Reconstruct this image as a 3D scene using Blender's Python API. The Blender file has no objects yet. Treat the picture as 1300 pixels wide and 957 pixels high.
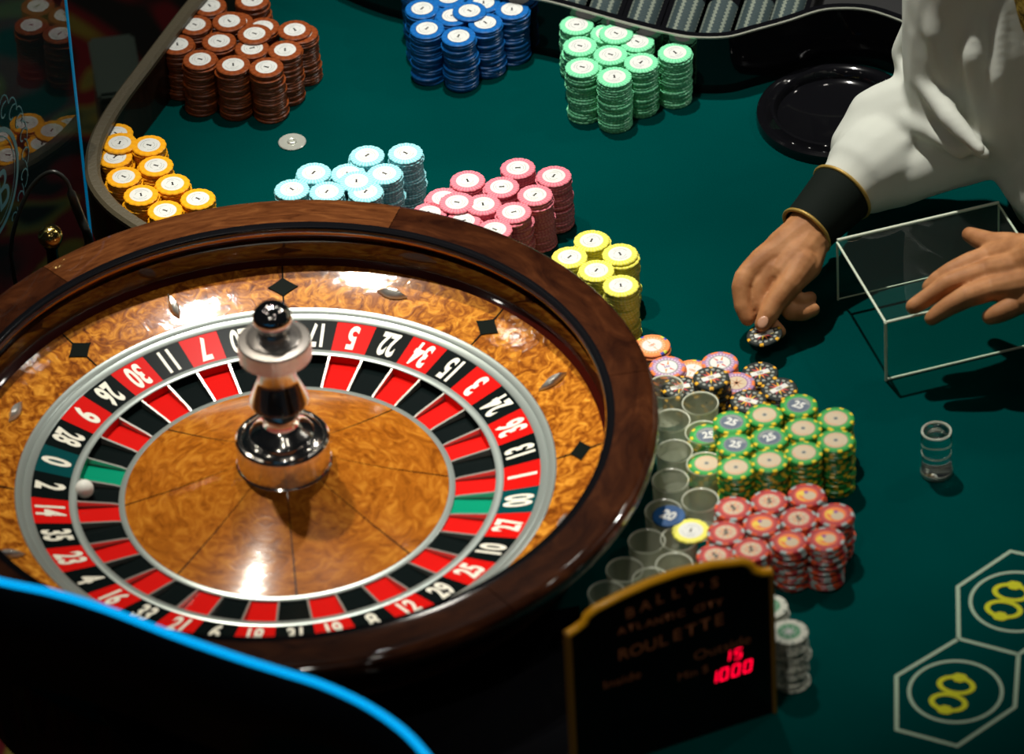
import bpy, bmesh, math, random
from mathutils import Vector, Matrix
random.seed(7)
PI = math.pi
sc = bpy.context.scene
COL = sc.collection

# ------------------------------------------------------------------ camera
PITCH, ROLL, FPX, DIST, CX, CY = 0.669320, 0.0561648, 8037.02, 6.77463, 0.240771, 0.206872
fw = Vector((0, math.cos(PITCH), -math.sin(PITCH)))
up0 = Vector((0, math.sin(PITCH), math.cos(PITCH)))
r0 = Vector((1, 0, 0))
cr = math.cos(ROLL)*r0 - math.sin(ROLL)*up0
cu = math.sin(ROLL)*r0 + math.cos(ROLL)*up0
cpos = Vector((CX, CY, 0)) - DIST*fw
cd = bpy.data.cameras.new('camera'); cam = bpy.data.objects.new('camera', cd); COL.objects.link(cam)
cam.matrix_world = Matrix(((cr.x, cu.x, -fw.x, cpos.x), (cr.y, cu.y, -fw.y, cpos.y), (cr.z, cu.z, -fw.z, cpos.z), (0, 0, 0, 1)))
cd.sensor_width = 36; cd.lens = FPX/1300*36; cd.clip_start = .1; cd.clip_end = 60
cd.dof.use_dof = True; cd.dof.focus_distance = DIST + .19; cd.dof.aperture_fstop = 4.5
sc.camera = cam

# ------------------------------------------------------------------ world, lights, exposure
w = bpy.data.worlds.new('world'); sc.world = w; w.use_nodes = True
w.node_tree.nodes['Background'].inputs[0].default_value = (.75, .85, 1, 1)
w.node_tree.nodes['Background'].inputs[1].default_value = .007
sc.view_settings.view_transform = 'Standard'; sc.view_settings.look = 'None'
sc.view_settings.gamma = 1; sc.view_settings.exposure = 0
def spot(name, loc, tgt, energy, ang, blend, rad, color=(1, .97, .9)):
    l = bpy.data.lights.new(name, 'SPOT'); l.energy = energy; l.spot_size = math.radians(ang); l.spot_blend = blend
    l.shadow_soft_size = rad; l.color = color
    o = bpy.data.objects.new(name, l); COL.objects.link(o); o.location = loc
    o.rotation_euler = (Vector(tgt)-Vector(loc)).to_track_quat('-Z', 'Y').to_euler(); return o
spot('key_downlight', (.22, 1.12, 2.6), (.44, .46, 0), 285, 37, .85, .032)
spot('far_downlight', (.12, .22, 2.6), (.30, .88, 0), 90, 22, .9, .03)
spot('wheel_downlight', (-.42, .84, 2.6), (.02, .12, 0), 230, 24, .7, .035, (1, .93, .80))
spot('front_fill', (.10, -1.15, 2.3), (.36, -.20, .05), 40, 20, .9, .06, (1, .95, .85))  # added fill spot, brightens the sign and the white and red chips
spot('side_downlight', (1.9, .9, 1.7), (.4, .35, 0), 22, 50, .6, .05)
for i, (x, y, z) in enumerate([(-.9, 1.5, 2.3), (.9, 1.5, 2.4), (.6, -.9, 2.4), (-.9, -.3, 2.3), (-1.6, .6, 2.3), (1.7, .3, 2.3), (.1, 2.4, 2.4), (-.5, -1.9, 2.3), (.9, -2.2, 2.3), (2.0, 1.6, 2.4)]):
    l = bpy.data.lights.new('ceiling_pin_light', 'POINT'); l.energy = (3, 3, 2, 2, 3, 3, 4, 7, 3, 4)[i]; l.shadow_soft_size = .05; l.color = (1, .95, .85)
    o = bpy.data.objects.new('ceiling_pin_light', l); COL.objects.link(o); o.location = (x, y, z)

# ------------------------------------------------------------------ helpers
def at(px, py, z=0.):
    d = fw + cr*((px-650)/FPX) - cu*((py-478.5)/FPX)
    return cpos + d*((z-cpos.z)/d.z)
def proj(p):
    d = Vector(p)-cpos; z = d.dot(fw)
    return (650+FPX*d.dot(cr)/z, 478.5-FPX*d.dot(cu)/z)
def mkobj(name, me, mat=None, parent=None):
    o = bpy.data.objects.new(name, me); COL.objects.link(o)
    if parent is not None: o.parent = parent
    if mat is not None and not me.materials:
        for m in (mat if isinstance(mat, (list, tuple)) else [mat]): me.materials.append(m)
    return o
def mesh(name, vs, fs, mi=None, smooth=40):
    me = bpy.data.meshes.new(name); me.from_pydata([tuple(v) for v in vs], [], fs); me.update()
    if mi: me.polygons.foreach_set('material_index', mi)
    bm = bmesh.new(); bm.from_mesh(me); bmesh.ops.recalc_face_normals(bm, faces=bm.faces); bm.to_mesh(me); bm.free()
    if smooth:
        me.polygons.foreach_set('use_smooth', [True]*len(me.polygons)); me.set_sharp_from_angle(angle=math.radians(smooth))
    return me
def tag(o, label=None, cat=None, group=None, kind=None):
    if label: o['label'] = label
    if cat: o['category'] = cat
    if group: o['group'] = group
    if kind: o['kind'] = kind
    return o
def empty(name, loc=(0, 0, 0), rz=0):
    o = bpy.data.objects.new(name, None); COL.objects.link(o); o.location = loc; o.rotation_euler = (0, 0, rz)
    o.empty_display_size = .02; return o
def lathe(prof, n=96, a0=0., a1=2*PI, closed_prof=False, smooth=35, mi=None, name='lathe', capends=False):
    full = abs(a1-a0-2*PI) < 1e-6
    m = n if full else n+1
    vs = []; fs = []; mis = []
    for k in range(m):
        a = a0+(a1-a0)*k/n; c, s = math.cos(a), math.sin(a)
        for (r, z) in prof: vs.append((r*c, r*s, z))
    P = len(prof); rng = P if closed_prof else P-1
    for k in range(n):
        k2 = (k+1) % m if full else k+1
        for j in range(rng):
            j2 = (j+1) % P
            f = [k*P+j, k2*P+j, k2*P+j2, k*P+j2]
            fs.append(f); mis.append(mi[j] if mi else 0)
    if not full and closed_prof:
        fs.append(list(range(P))); fs.append(list(range(n*P, n*P+P))); mis += [0, 0]
    me = mesh(name, vs, fs, mis, smooth)
    bm = bmesh.new(); bm.from_mesh(me); bmesh.ops.remove_doubles(bm, verts=bm.verts, dist=1e-6); bm.to_mesh(me); bm.free()
    me.set_sharp_from_angle(angle=math.radians(smooth))
    return me
def catmull(pts, n=8):
    P = [Vector(p) for p in pts]; P = [2*P[0]-P[1]]+P+[2*P[-1]-P[-2]]; out = []
    for i in range(1, len(P)-2):
        for k in range(n):
            t = k/n; a, b, c, d = P[i-1:i+3]
            out.append(.5*((2*b)+(c-a)*t+(2*a-5*b+4*c-d)*t*t+(3*b-a-3*c+d)*t**3))
    out.append(P[-2]); return out
def sweep(path, section, name='sweep', up=Vector((0, 0, 1)), caps=True, smooth=40):
    """section: list of (side, up) offsets, closed."""
    vs = []; fs = []; n = len(section)
    for i, p in enumerate(path):
        t = (path[min(i+1, len(path)-1)]-path[max(i-1, 0)]).normalized()
        s = t.cross(up).normalized(); u = s.cross(t).normalized()
        for (a, b) in section: vs.append(p+s*a+u*b)
    for i in range(len(path)-1):
        for j in range(n): fs.append([i*n+j, i*n+(j+1) % n, (i+1)*n+(j+1) % n, (i+1)*n+j])
    if caps: fs += [list(range(n)), list(range((len(path)-1)*n, len(path)*n))]
    return mesh(name, vs, fs, None, smooth)
def tube(path, r, n=12, name='tube'):
    rr = r if isinstance(r, (list, tuple)) else [r]*len(path)
    vs = []; fs = []
    ref = Vector((.13, .2, 1)).normalized()
    for i, p in enumerate(path):
        t = (path[min(i+1, len(path)-1)]-path[max(i-1, 0)]).normalized()
        s = t.cross(ref).normalized(); u = s.cross(t)
        for k in range(n): a = 2*PI*k/n; vs.append(p+(s*math.cos(a)+u*math.sin(a))*rr[i])
    for i in range(len(path)-1):
        for j in range(n): fs.append([i*n+j, i*n+(j+1) % n, (i+1)*n+(j+1) % n, (i+1)*n+j])
    fs += [list(range(n)), list(range((len(path)-1)*n, len(path)*n))]
    return mesh(name, vs, fs, None, 60)
def boxmesh(sx, sy, sz, bev=.0, c=(0, 0, 0), seg=2, name='box'):
    bm = bmesh.new(); bmesh.ops.create_cube(bm, size=1)
    for v in bm.verts: v.co = Vector((v.co.x*sx+c[0], v.co.y*sy+c[1], v.co.z*sz+c[2]))
    if bev: bmesh.ops.bevel(bm, geom=list(bm.edges), offset=bev, segments=seg, affect='EDGES')
    me = bpy.data.meshes.new(name); bm.to_mesh(me); bm.free()
    me.polygons.foreach_set('use_smooth', [True]*len(me.polygons)); me.set_sharp_from_angle(angle=math.radians(40)); return me
def extrude_poly(pts, z0, z1, name='poly', mi=None, smooth=30):
    n = len(pts); vs = [(p[0], p[1], z0) for p in pts]+[(p[0], p[1], z1) for p in pts]
    fs = [list(range(n)), list(range(n, 2*n))]+[[i, (i+1) % n, n+(i+1) % n, n+i] for i in range(n)]
    return mesh(name, vs, fs, mi, smooth)
def textmesh(s, size, xs=1., offset=0., extrude=0., align='CENTER', res=4):
    cu_ = bpy.data.curves.new('txt', 'FONT'); cu_.body = s; cu_.size = size; cu_.align_x = align; cu_.align_y = 'CENTER'
    cu_.offset = offset; cu_.extrude = extrude; cu_.resolution_u = res
    o = bpy.data.objects.new('txt', cu_); COL.objects.link(o)
    dg = bpy.context.evaluated_depsgraph_get()
    me = bpy.data.meshes.new_from_object(o.evaluated_get(dg)); bpy.data.objects.remove(o)
    me.materials.clear()
    if align == 'CENTER':
        xsv = [v.co.x for v in me.vertices]; ysv = [v.co.y for v in me.vertices]
        mx, my = (min(xsv)+max(xsv))/2, (min(ysv)+max(ysv))/2
        for v in me.vertices: v.co.x -= mx; v.co.y -= my
    for v in me.vertices: v.co.x *= xs
    return me

# ------------------------------------------------------------------ materials
def newmat(name):
    m = bpy.data.materials.new(name); m.use_nodes = True; nt = m.node_tree
    return m, nt, nt.nodes['Principled BSDF']
def plain(name, col, rough=.5, metal=0., coat=0., spec=.5, emit=None, es=1., bump=None):
    m, nt, b = newmat(name)
    b.inputs['Base Color'].default_value = (*col, 1); b.inputs['Roughness'].default_value = rough
    b.inputs['Metallic'].default_value = metal; b.inputs['Coat Weight'].default_value = coat
    b.inputs['Coat Roughness'].default_value = .04; b.inputs['Specular IOR Level'].default_value = spec if not coat else .08
    if emit: b.inputs['Emission Color'].default_value = (*emit, 1); b.inputs['Emission Strength'].default_value = es
    if bump:
        tc = nt.nodes.new('ShaderNodeTexCoord'); n = nt.nodes.new('ShaderNodeTexNoise'); n.inputs['Scale'].default_value = bump[0]; n.inputs['Detail'].default_value = 4
        bp = nt.nodes.new('ShaderNodeBump'); bp.inputs['Strength'].default_value = bump[1]; bp.inputs['Distance'].default_value = .001
        nt.links.new(tc.outputs['Object'], n.inputs['Vector']); nt.links.new(n.outputs['Fac'], bp.inputs['Height']); nt.links.new(bp.outputs['Normal'], b.inputs['Normal'])
    return m
def ramp(nt, stops):
    r = nt.nodes.new('ShaderNodeValToRGB'); e = r.color_ramp.elements
    while len(e) < len(stops): e.new(.5)
    for k, (p, c) in enumerate(stops): e[k].position = p; e[k].color = (*c, 1)
    return r
def math_node(nt, op, a, b=None, c=None):
    n = nt.nodes.new('ShaderNodeMath'); n.operation = op
    for i, v in enumerate((a, b, c)):
        if v is None: continue
        if isinstance(v, (int, float)): n.inputs[i].default_value = v
        else: nt.links.new(v, n.inputs[i])
    return n.outputs[0]
def wood(name, stops, scale=(30, 6, 30), nscale=1., rough=.25, coat=.9, polar=False, distort=1.5, detail=6, bump=.0, coord='Object'):
    m, nt, b = newmat(name)
    tc = nt.nodes.new('ShaderNodeTexCoord'); mp = nt.nodes.new('ShaderNodeMapping'); mp.inputs['Scale'].default_value = scale
    src = tc.outputs[coord]
    if polar:
        sp = nt.nodes.new('ShaderNodeSeparateXYZ'); nt.links.new(src, sp.inputs[0])
        ang = math_node(nt, 'ARCTAN2', sp.outputs[1], sp.outputs[0])
        x2 = math_node(nt, 'MULTIPLY', sp.outputs[0], sp.outputs[0]); y2 = math_node(nt, 'MULTIPLY', sp.outputs[1], sp.outputs[1])
        rr = math_node(nt, 'SQRT', math_node(nt, 'ADD', x2, y2))
        cb = nt.nodes.new('ShaderNodeCombineXYZ'); nt.links.new(rr, cb.inputs[0]); nt.links.new(math_node(nt, 'MULTIPLY', ang, .3), cb.inputs[1]); nt.links.new(sp.outputs[2], cb.inputs[2])
        src = cb.outputs[0]
    nt.links.new(src, mp.inputs['Vector'])
    n = nt.nodes.new('ShaderNodeTexNoise'); n.inputs['Scale'].default_value = nscale; n.inputs['Detail'].default_value = detail
    n.inputs['Distortion'].default_value = distort; n.inputs['Roughness'].default_value = .6
    nt.links.new(mp.outputs[0], n.inputs['Vector'])
    r = ramp(nt, stops); nt.links.new(n.outputs['Fac'], r.inputs[0]); nt.links.new(r.outputs[0], b.inputs['Base Color'])
    b.inputs['Roughness'].default_value = rough; b.inputs['Coat Weight'].default_value = coat; b.inputs['Coat Roughness'].default_value = .045; b.inputs['Specular IOR Level'].default_value = .05
    if bump:
        bp = nt.nodes.new('ShaderNodeBump'); bp.inputs['Strength'].default_value = bump; bp.inputs['Distance'].default_value = .002
        nt.links.new(n.outputs['Fac'], bp.inputs['Height']); nt.links.new(bp.outputs['Normal'], b.inputs['Normal']); nt.links.new(bp.outputs['Normal'], b.inputs['Coat Normal'])
    return m
M = {}
# felt
m, nt, b = newmat('felt'); tc = nt.nodes.new('ShaderNodeTexCoord')
n1 = nt.nodes.new('ShaderNodeTexNoise'); n1.inputs['Scale'].default_value = 900; n1.inputs['Detail'].default_value = 3
n2 = nt.nodes.new('ShaderNodeTexNoise'); n2.inputs['Scale'].default_value = 4; n2.inputs['Detail'].default_value = 3
mx = math_node(nt, 'ADD', math_node(nt, 'MULTIPLY', n1.outputs['Fac'], .55), math_node(nt, 'MULTIPLY', n2.outputs['Fac'], .45))
for n in (n1, n2): nt.links.new(tc.outputs['Object'], n.inputs['Vector'])
r = ramp(nt, [(.3, (.0, .032, .030)), (.7, (.0, .055, .050))]); nt.links.new(mx, r.inputs[0]); nt.links.new(r.outputs[0], b.inputs['Base Color'])
b.inputs['Roughness'].default_value = .95; b.inputs['Specular IOR Level'].default_value = .0
b.inputs['Sheen Weight'].default_value = .0; b.inputs['Sheen Tint'].default_value = (.1, .8, .7, 1)
bp = nt.nodes.new('ShaderNodeBump'); bp.inputs['Strength'].default_value = .35; bp.inputs['Distance'].default_value = .0008
nt.links.new(n1.outputs['Fac'], bp.inputs['Height']); nt.links.new(bp.outputs['Normal'], b.inputs['Normal']); M['felt'] = m
M['rim'] = wood('rim_wood', [(.3, (.014, .0035, .0015)), (.55, (.040, .011, .0035)), (.8, (.085, .026, .008))], (14, 6, 14), 3, .28, 1., polar=True, distort=1.2)
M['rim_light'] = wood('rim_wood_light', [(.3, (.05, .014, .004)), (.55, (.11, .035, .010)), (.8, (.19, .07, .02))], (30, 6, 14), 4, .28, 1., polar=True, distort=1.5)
M['burl'] = wood('burl_wood', [(.28, (.10, .022, .003)), (.44, (.30, .085, .008)), (.56, (.55, .20, .018)), (.74, (.85, .40, .05))], (1, 1, 1), 62, .22, 1., distort=1.6, detail=4, bump=.07)
M['cone_wood'] = wood('cone_wood', [(.25, (.16, .038, .003)), (.5, (.38, .115, .009)), (.78, (.62, .25, .026))], (20, 5, 20), 3.0, .24, 1., polar=True, distort=1.6, detail=4, bump=.05)
M['cone_wood'].node_tree.nodes['Principled BSDF'].inputs['Coat Roughness'].default_value = .085
M['dark_wood'] = wood('dark_wood', [(.3, (.012, .005, .003)), (.7, (.03, .013, .007))], (6, 30, 6), 2, .4, .4)
M['maroon'] = plain('maroon_lacquer', (.055, .006, .003), .2, coat=1)
M['orange_bead'] = plain('orange_bead_lacquer', (.55, .18, .02), .25, coat=1)
M['khaki'] = wood('khaki_wood', [(.3, (.50, .29, .06)), (.7, (.78, .48, .11))], (30, 4, 30), 3, .35, .6, polar=True)
M['black_gloss'] = plain('black_gloss', (.004, .004, .005), .12, coat=1)
M['black_matte'] = plain('black_matte', (.006, .006, .006), .6)
M['line'] = plain('dark_inlay', (.018, .008, .003), .35, coat=.5)
M['diamond'] = plain('ebony_inlay', (.003, .006, .004), .6, spec=.04)
M['silver'] = plain('brushed_silver', (.36, .41, .385), .30, metal=.5)
M['chrome'] = plain('chrome', (.82, .76, .70), .07, metal=1.)
M['fret'] = plain('fret_silver', (.62, .60, .54), .24, metal=.7); M['turret'] = plain('turret_chrome', (.84, .79, .72), .13, metal=1.)
M['steel'] = plain('steel', (.62, .66, .58), .22, metal=.8)
M['brass'] = plain('brass', (.65, .48, .14), .16, metal=1.)
M['red'] = plain('red_enamel', (.62, .008, .006), .22, coat=.14)
M['black'] = plain('black_enamel', (.003, .006, .006), .22, coat=.10)
M['green'] = plain('green_enamel', (.0, .26, .14), .28, coat=.22)
M['teal_tile'] = plain('teal_enamel', (.0, .055, .060), .28, coat=.22)
M['digit'] = plain('cream_digit', (.80, .78, .66), .45)
M['ball'] = plain('ivory_ball', (.85, .86, .80), .25, coat=.6)
M['white_line'] = plain('felt_white_print', (.38, .50, .36), .9)
M['yellow_print'] = plain('felt_yellow_print', (.62, .62, .01), .9)
M['gold'] = plain('gold_piping', (.50, .32, .07), .45, metal=.3, bump=(900, .3))
M['gold_frame'] = plain('gold_frame', (1., .46, .012), .3)
M['skin'] = None
def clear(name, tint=(.75, .85, .75), alpha=.25, rough=.08):
    m, nt, b = newmat(name); b.inputs['Base Color'].default_value = (*tint, 1); b.inputs['Roughness'].default_value = rough
    b.inputs['Alpha'].default_value = alpha; b.inputs['Coat Weight'].default_value = 0; b.inputs['IOR'].default_value = 1.49; return m
def panel_glass(name, tint, body=.03, bodycol=(.1, .3, .3), rough=.01):
    """thin clear sheet: transparent + fresnel mirror + a little haze"""
    m = bpy.data.materials.new(name); m.use_nodes = True; nt = m.node_tree; nt.nodes.remove(nt.nodes['Principled BSDF'])
    out = nt.nodes['Material Output']; t = nt.nodes.new('ShaderNodeBsdfTransparent'); t.inputs[0].default_value = (*tint, 1)
    d = nt.nodes.new('ShaderNodeBsdfDiffuse'); d.inputs[0].default_value = (*bodycol, 1)
    g = nt.nodes.new('ShaderNodeBsdfGlossy'); g.inputs['Roughness'].default_value = rough
    f = nt.nodes.new('ShaderNodeFresnel'); f.inputs[0].default_value = 1.49
    a = nt.nodes.new('ShaderNodeMixShader'); a.inputs[0].default_value = body; c = nt.nodes.new('ShaderNodeMixShader')
    nt.links.new(t.outputs[0], a.inputs[1]); nt.links.new(d.outputs[0], a.inputs[2]); ge = nt.nodes.new('ShaderNodeNewGeometry'); nt.links.new(math_node(nt, 'MULTIPLY', math_node(nt, 'MULTIPLY', f.outputs[0], .95), math_node(nt, 'SUBTRACT', 1., ge.outputs['Backfacing'])), c.inputs[0])
    nt.links.new(a.outputs[0], c.inputs[1]); nt.links.new(g.outputs[0], c.inputs[2]); nt.links.new(c.outputs[0], out.inputs[0]); return m
M['acrylic'] = panel_glass('clear_acrylic', (.95, .98, .96), .008, (.4, .5, .45))
M['acrylic_edge_shine'] = plain('acrylic_edge_shine', (.78, .86, .68), .25)  # pale colour stands in for light gathered in the sheet edges
M['screen'] = panel_glass('tinted_acrylic', (.80, .90, .92), .05, (.02, .10, .12))
M['screen_edge'] = plain('lit_blue_edge', (.0, .12, .2), .3, emit=(.0, .16, .32), es=.5)
M['blue_edge'] = plain('bright_blue_edge', (.0, .2, .5), .3, emit=(.0, .40, .90), es=1.0)
M['smoked'] = plain('smoked_acrylic', (.002, .002, .003), .35)
M['etch'] = plain('etched_frost', (.10, .32, .38), .6)
M['cup'] = clear('clear_plastic', (.70, .72, .55), .46, .25)
M['cup_rim'] = clear('clear_plastic_rim', (.85, .88, .72), .75, .15)
m, nt, b = newmat('glass'); b.inputs['Transmission Weight'].default_value = 1; b.inputs['Roughness'].default_value = .02; b.inputs['IOR'].default_value = 1.45
b.inputs['Base Color'].default_value = (.93, 1, .96, 1); M['glass'] = m

# ------------------------------------------------------------------ setting: floor carpet, table
m, nt, b = newmat('carpet'); tc = nt.nodes.new('ShaderNodeTexCoord')
v = nt.nodes.new('ShaderNodeTexNoise'); v.inputs['Scale'].default_value = 3.4; v.inputs['Detail'].default_value = 1; v.inputs['Distortion'].default_value = 2.2
nt.links.new(tc.outputs['Object'], v.inputs['Vector'])
r = ramp(nt, [(.0, (.004, .004, .004)), (.42, (.006, .006, .004)), (.47, (.16, .004, .008)), (.53, (.14, .004, .008)), (.55, (.22, .17, .02)), (.60, (.10, .12, .04)), (.64, (.005, .006, .005))])
nt.links.new(v.outputs['Fac'], r.inputs[0]); nt.links.new(r.outputs[0], b.inputs['Base Color']); b.inputs['Roughness'].default_value = .95; M['carpet'] = m
fl = mkobj('floor', mesh('floor', [(-4, -4, -.8), (5, -4, -.8), (5, 8, -.8), (-4, 8, -.8)], [[0, 1, 2, 3]]), M['carpet']); fl['kind'] = 'structure'

rail_px = [(330, -75), (285, -42), (245, 2), (215, 40), (181, 85), (151, 125), (128, 163), (118, 195), (120, 228), (140, 257), (170, 280), (205, 300)]
rail_c = catmull([at(x, y, .075) for x, y in rail_px], 6)
rail_g = [Vector((p.x, p.y, 0)) for p in rail_c]
a_end = math.atan2(rail_g[-1].y, rail_g[-1].x)
arc = [(.36*math.cos(a), .36*math.sin(a)) for a in [a_end+(PI*1.42-a_end)*k/30 for k in range(1, 31)]]
outline = [(p.x, p.y) for p in rail_g]+arc+[(-.10, -.62), (1.25, -.62), (1.25, .24), (1.0, .26), (.875, .40), (.80, .60), (.78, .74), (.78, 1.35), (rail_g[0].x+.05, 1.35)]
table = empty('roulette_table', (0, 0, 0))
tag(table, 'green felt roulette table with a curved wooden rail at its left', 'table')
mkobj('felt_top', extrude_poly(outline, -.012, 0), M['felt'], table)
cx_ = sum(p[0] for p in outline)/len(outline); cy_ = sum(p[1] for p in outline)/len(outline)
mkobj('table_body', extrude_poly([(p[0]*.995+.002, p[1]*.995+.002) for p in outline], -.14, -.0121), M['dark_wood'], table)
mkobj('table_pedestal', boxmesh(.5, .7, .66, .01, (.42, .30, -.47)), M['black_matte'], table)
# side of sweep: t x up
rw = .0085
M['rail_top'] = plain('worn_leather_trim', (.075, .062, .036), .42, bump=(250, .6))
mkobj('rail_wall', sweep([p+Vector((0, 0, .0)) for p in rail_g], [(-rw+.001, .0003), (rw-.001, .0003), (rw-.001, .068), (-rw+.001, .068)], up=Vector((0, 0, 1))), M['dark_wood'], table)
mkobj('rail_cap', sweep([Vector((p.x, p.y, .068)) for p in rail_g], [(-rw, 0), (rw, 0), (rw, .005), (rw*.6, .0085), (-rw*.6, .0085), (-rw, .005)]), M['rail_top'], table)
deck = [at(*q) for q in [(735, 770), (742, 815), (735, 860), (727, 1060), (250, 1060), (120, 900), (300, 860), (560, 830), (680, 780)]]
mkobj('black_deck', extrude_poly([(p.x, p.y) for p in deck], .0002, .0014), M['black_gloss'], table)
# layout print (flat)
def strip(pts, wd, z, closed=False):
    P = [Vector((p[0], p[1], 0)) for p in pts]; n = len(P); vs = []; fs = []
    for i in range(n):
        a = P[(i-1) % n] if closed or i > 0 else P[i]; c = P[(i+1) % n] if closed or i < n-1 else P[i]
        d1 = (P[i]-a); d2 = (c-P[i]); d1 = d1.normalized() if d1.length > 0 else d2.normalized(); d2 = d2.normalized() if d2.length > 0 else d1
        t = (d1+d2).normalized(); s = Vector((t.y, -t.x, 0))/max(.5, t.dot(d1)); s *= wd/2
        vs += [P[i]+s+Vector((0, 0, z)), P[i]-s+Vector((0, 0, z))]
    for i in range(n if closed else n-1):
        j = (i+1) % n; fs.append([2*i, 2*i+1, 2*j+1, 2*j])
    return vs, fs
def join_lists(L):
    V = []; F = []
    for vs, fs in L: o = len(V); V += vs; F += [[i+o for i in f] for f in fs]
    return V, F
hex1 = [at(*p)[:2] for p in [(1283, 700), (1216, 745), (1217, 811)]]
c1 = Vector(at(1290, 764)[:2]); 
h0, h1, h2 = [Vector(p) for p in hex1]
opp = lambda p: 2*c1-p
h3, h4, h5 = opp(h0), opp(h1), opp(h2)
hex1 = [h0, h1, h2, Vector(at(1293, 831)[:2]), h4, h5]
step = Vector(at(1213, 878)[:2])-c1
hx2 = [p+step for p in hex1]; hx2[0] = h2; hx2[5] = hex1[3]
def circ(c, r, n=48): return [(c.x+r*math.cos(2*PI*k/n), c.y+r*math.sin(2*PI*k/n)) for k in range(n)]
V, F = join_lists([strip([h3*0+hex1[3], hex1[2], hex1[1], hex1[0], hex1[5], hex1[4], hex1[3]], .0042, .0005), strip([hx2[0], hx2[1], hx2[2], hx2[3], hx2[4], hx2[5]], .0042, .0005),
                   strip(circ(c1, .0465), .0036, .0005, True), strip(circ(c1+step, .0465), .0036, .0005, True)])
mkobj('printed_lines', mesh('lines', V, F, None, 0), M['white_line'], table)
def glyph8(c, rot, s):
    """ornate 8: two wide loops with serif ticks"""
    L = []
    for sg in (-1, 1):
        n = 28; pts = []
        vs = []; fs = []
        for k in range(n):
            a = 2*PI*k/n; ro = Vector((.50*math.cos(a), sg*.34+.36*math.sin(a))); ri = Vector((.36*math.cos(a), sg*.34+.23*math.sin(a)))
            if abs(math.sin(a)) > .95 and math.sin(a)*sg > 0: ro.y += .09*sg; ri.y -= .1*sg
            for q in (ro, ri): vs.append(Vector((c.x+s*(q.x*math.cos(rot)-q.y*math.sin(rot)), c.y+s*(q.x*math.sin(rot)+q.y*math.cos(rot)), .0006+.0001*sg)))
        for k in range(n): j = (k+1) % n; fs.append([2*k, 2*k+1, 2*j+1, 2*j])
        L.append((vs, fs))
    return L
for q8 in (at(1279, 763), at(1209, 881)):
    V, F = join_lists(glyph8(Vector(q8[:2]), math.radians(-22), .040))
    mkobj('printed_number', mesh('eights', V, F, None, 0), M['yellow_print'], table)

# ------------------------------------------------------------------ roulette wheel
wheel = empty('roulette_wheel', (0, 0, 0))
tag(wheel, 'large polished wooden roulette wheel with chrome turret and red and black numbers', 'roulette wheel')
mkobj('bowl_body', lathe([(.0, .0005), (.25, .0005), (.30, .012), (.345, .045), (.365, .08), (.372, .098), (.34, .098), (.34, .03), (.30, .02), (0, .015)], 96), M['rim'], wheel)
rimprof = [(.373, .090), (.383, .094), (.3885, .101), (.3906, .109), (.3895, .1155), (.386, .1190), (.380, .1203), (.345, .1203), (.345, .090)]
joints = [131, 70, 8, -54, -114, -170]
for i, a in enumerate(joints):
    b_ = joints[(i+1) % 6]; b_ = b_ if b_ < a else b_-360
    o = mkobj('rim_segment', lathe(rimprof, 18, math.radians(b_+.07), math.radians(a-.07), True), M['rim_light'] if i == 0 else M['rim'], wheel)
    if i == 0: tag(o, 'lighter brown rim segment at the far side of the wheel')
    elif i == 1: pass
mkobj('rim_inner_lip', lathe([(.345, .1203), (.340, .1205), (.3365, .1195), (.335, .1165), (.3355, .113), (.340, .111), (.345, .111)], 128), M['black_gloss'], wheel)
mkobj('track_bead', lathe([(.340, .1115), (.3395, .109), (.341, .1055)], 128), M['orange_bead'], wheel)
mkobj('track_upper_band', lathe([(.341, .1055), (.346, .103), (.346, .0975)], 128), M['maroon'], wheel)
mkobj('ball_track', lathe([(.346, .0975), (.3475, .092), (.346, .0855), (.343, .0825)], 128), M['khaki'], wheel)
mkobj('track_lower_band', lathe([(.343, .0825), (.3425, .077), (.338, .0735), (.333, .0705)], 128), M['maroon'], wheel)
def zb(r): return .052+(.0700-.052)*(r-.2819)/(.333-.2819)
for k in range(8):
    a = 45*k
    mkobj('bowl_panel', lathe([(.333, .0702), (.316, .0633), (.299, .0573), (.2822, .0521)], 16, math.radians(a+.12), math.radians(a+44.88)), M['burl'], wheel)
mkobj('bowl_joint_backing', lathe([(.334, .0690), (.316, .0624), (.299, .0564), (.2819, .0510)], 96), M['line'], wheel)
slope = math.atan2(.018, .0511)
def on_bowl(vs2, ang, r, lift):
    """2-D shape (radial, tangential) laid on the sloped bowl"""
    out = []
    for (u, v_) in vs2:
        rr = r+u*math.cos(slope); z = zb(r)+u*math.sin(slope)+lift
        out.append((rr*math.cos(ang)-v_*math.sin(ang), rr*math.sin(ang)+v_*math.cos(ang), z))
    return out
def slab(vs2, ang, r, l0, l1):
    n = len(vs2); vs = on_bowl(vs2, ang, r, l0)+on_bowl(vs2, ang, r, l1)
    return vs, [list(range(n, 2*n))]+[[i, (i+1) % n, n+(i+1) % n, n+i] for i in range(n)]
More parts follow.
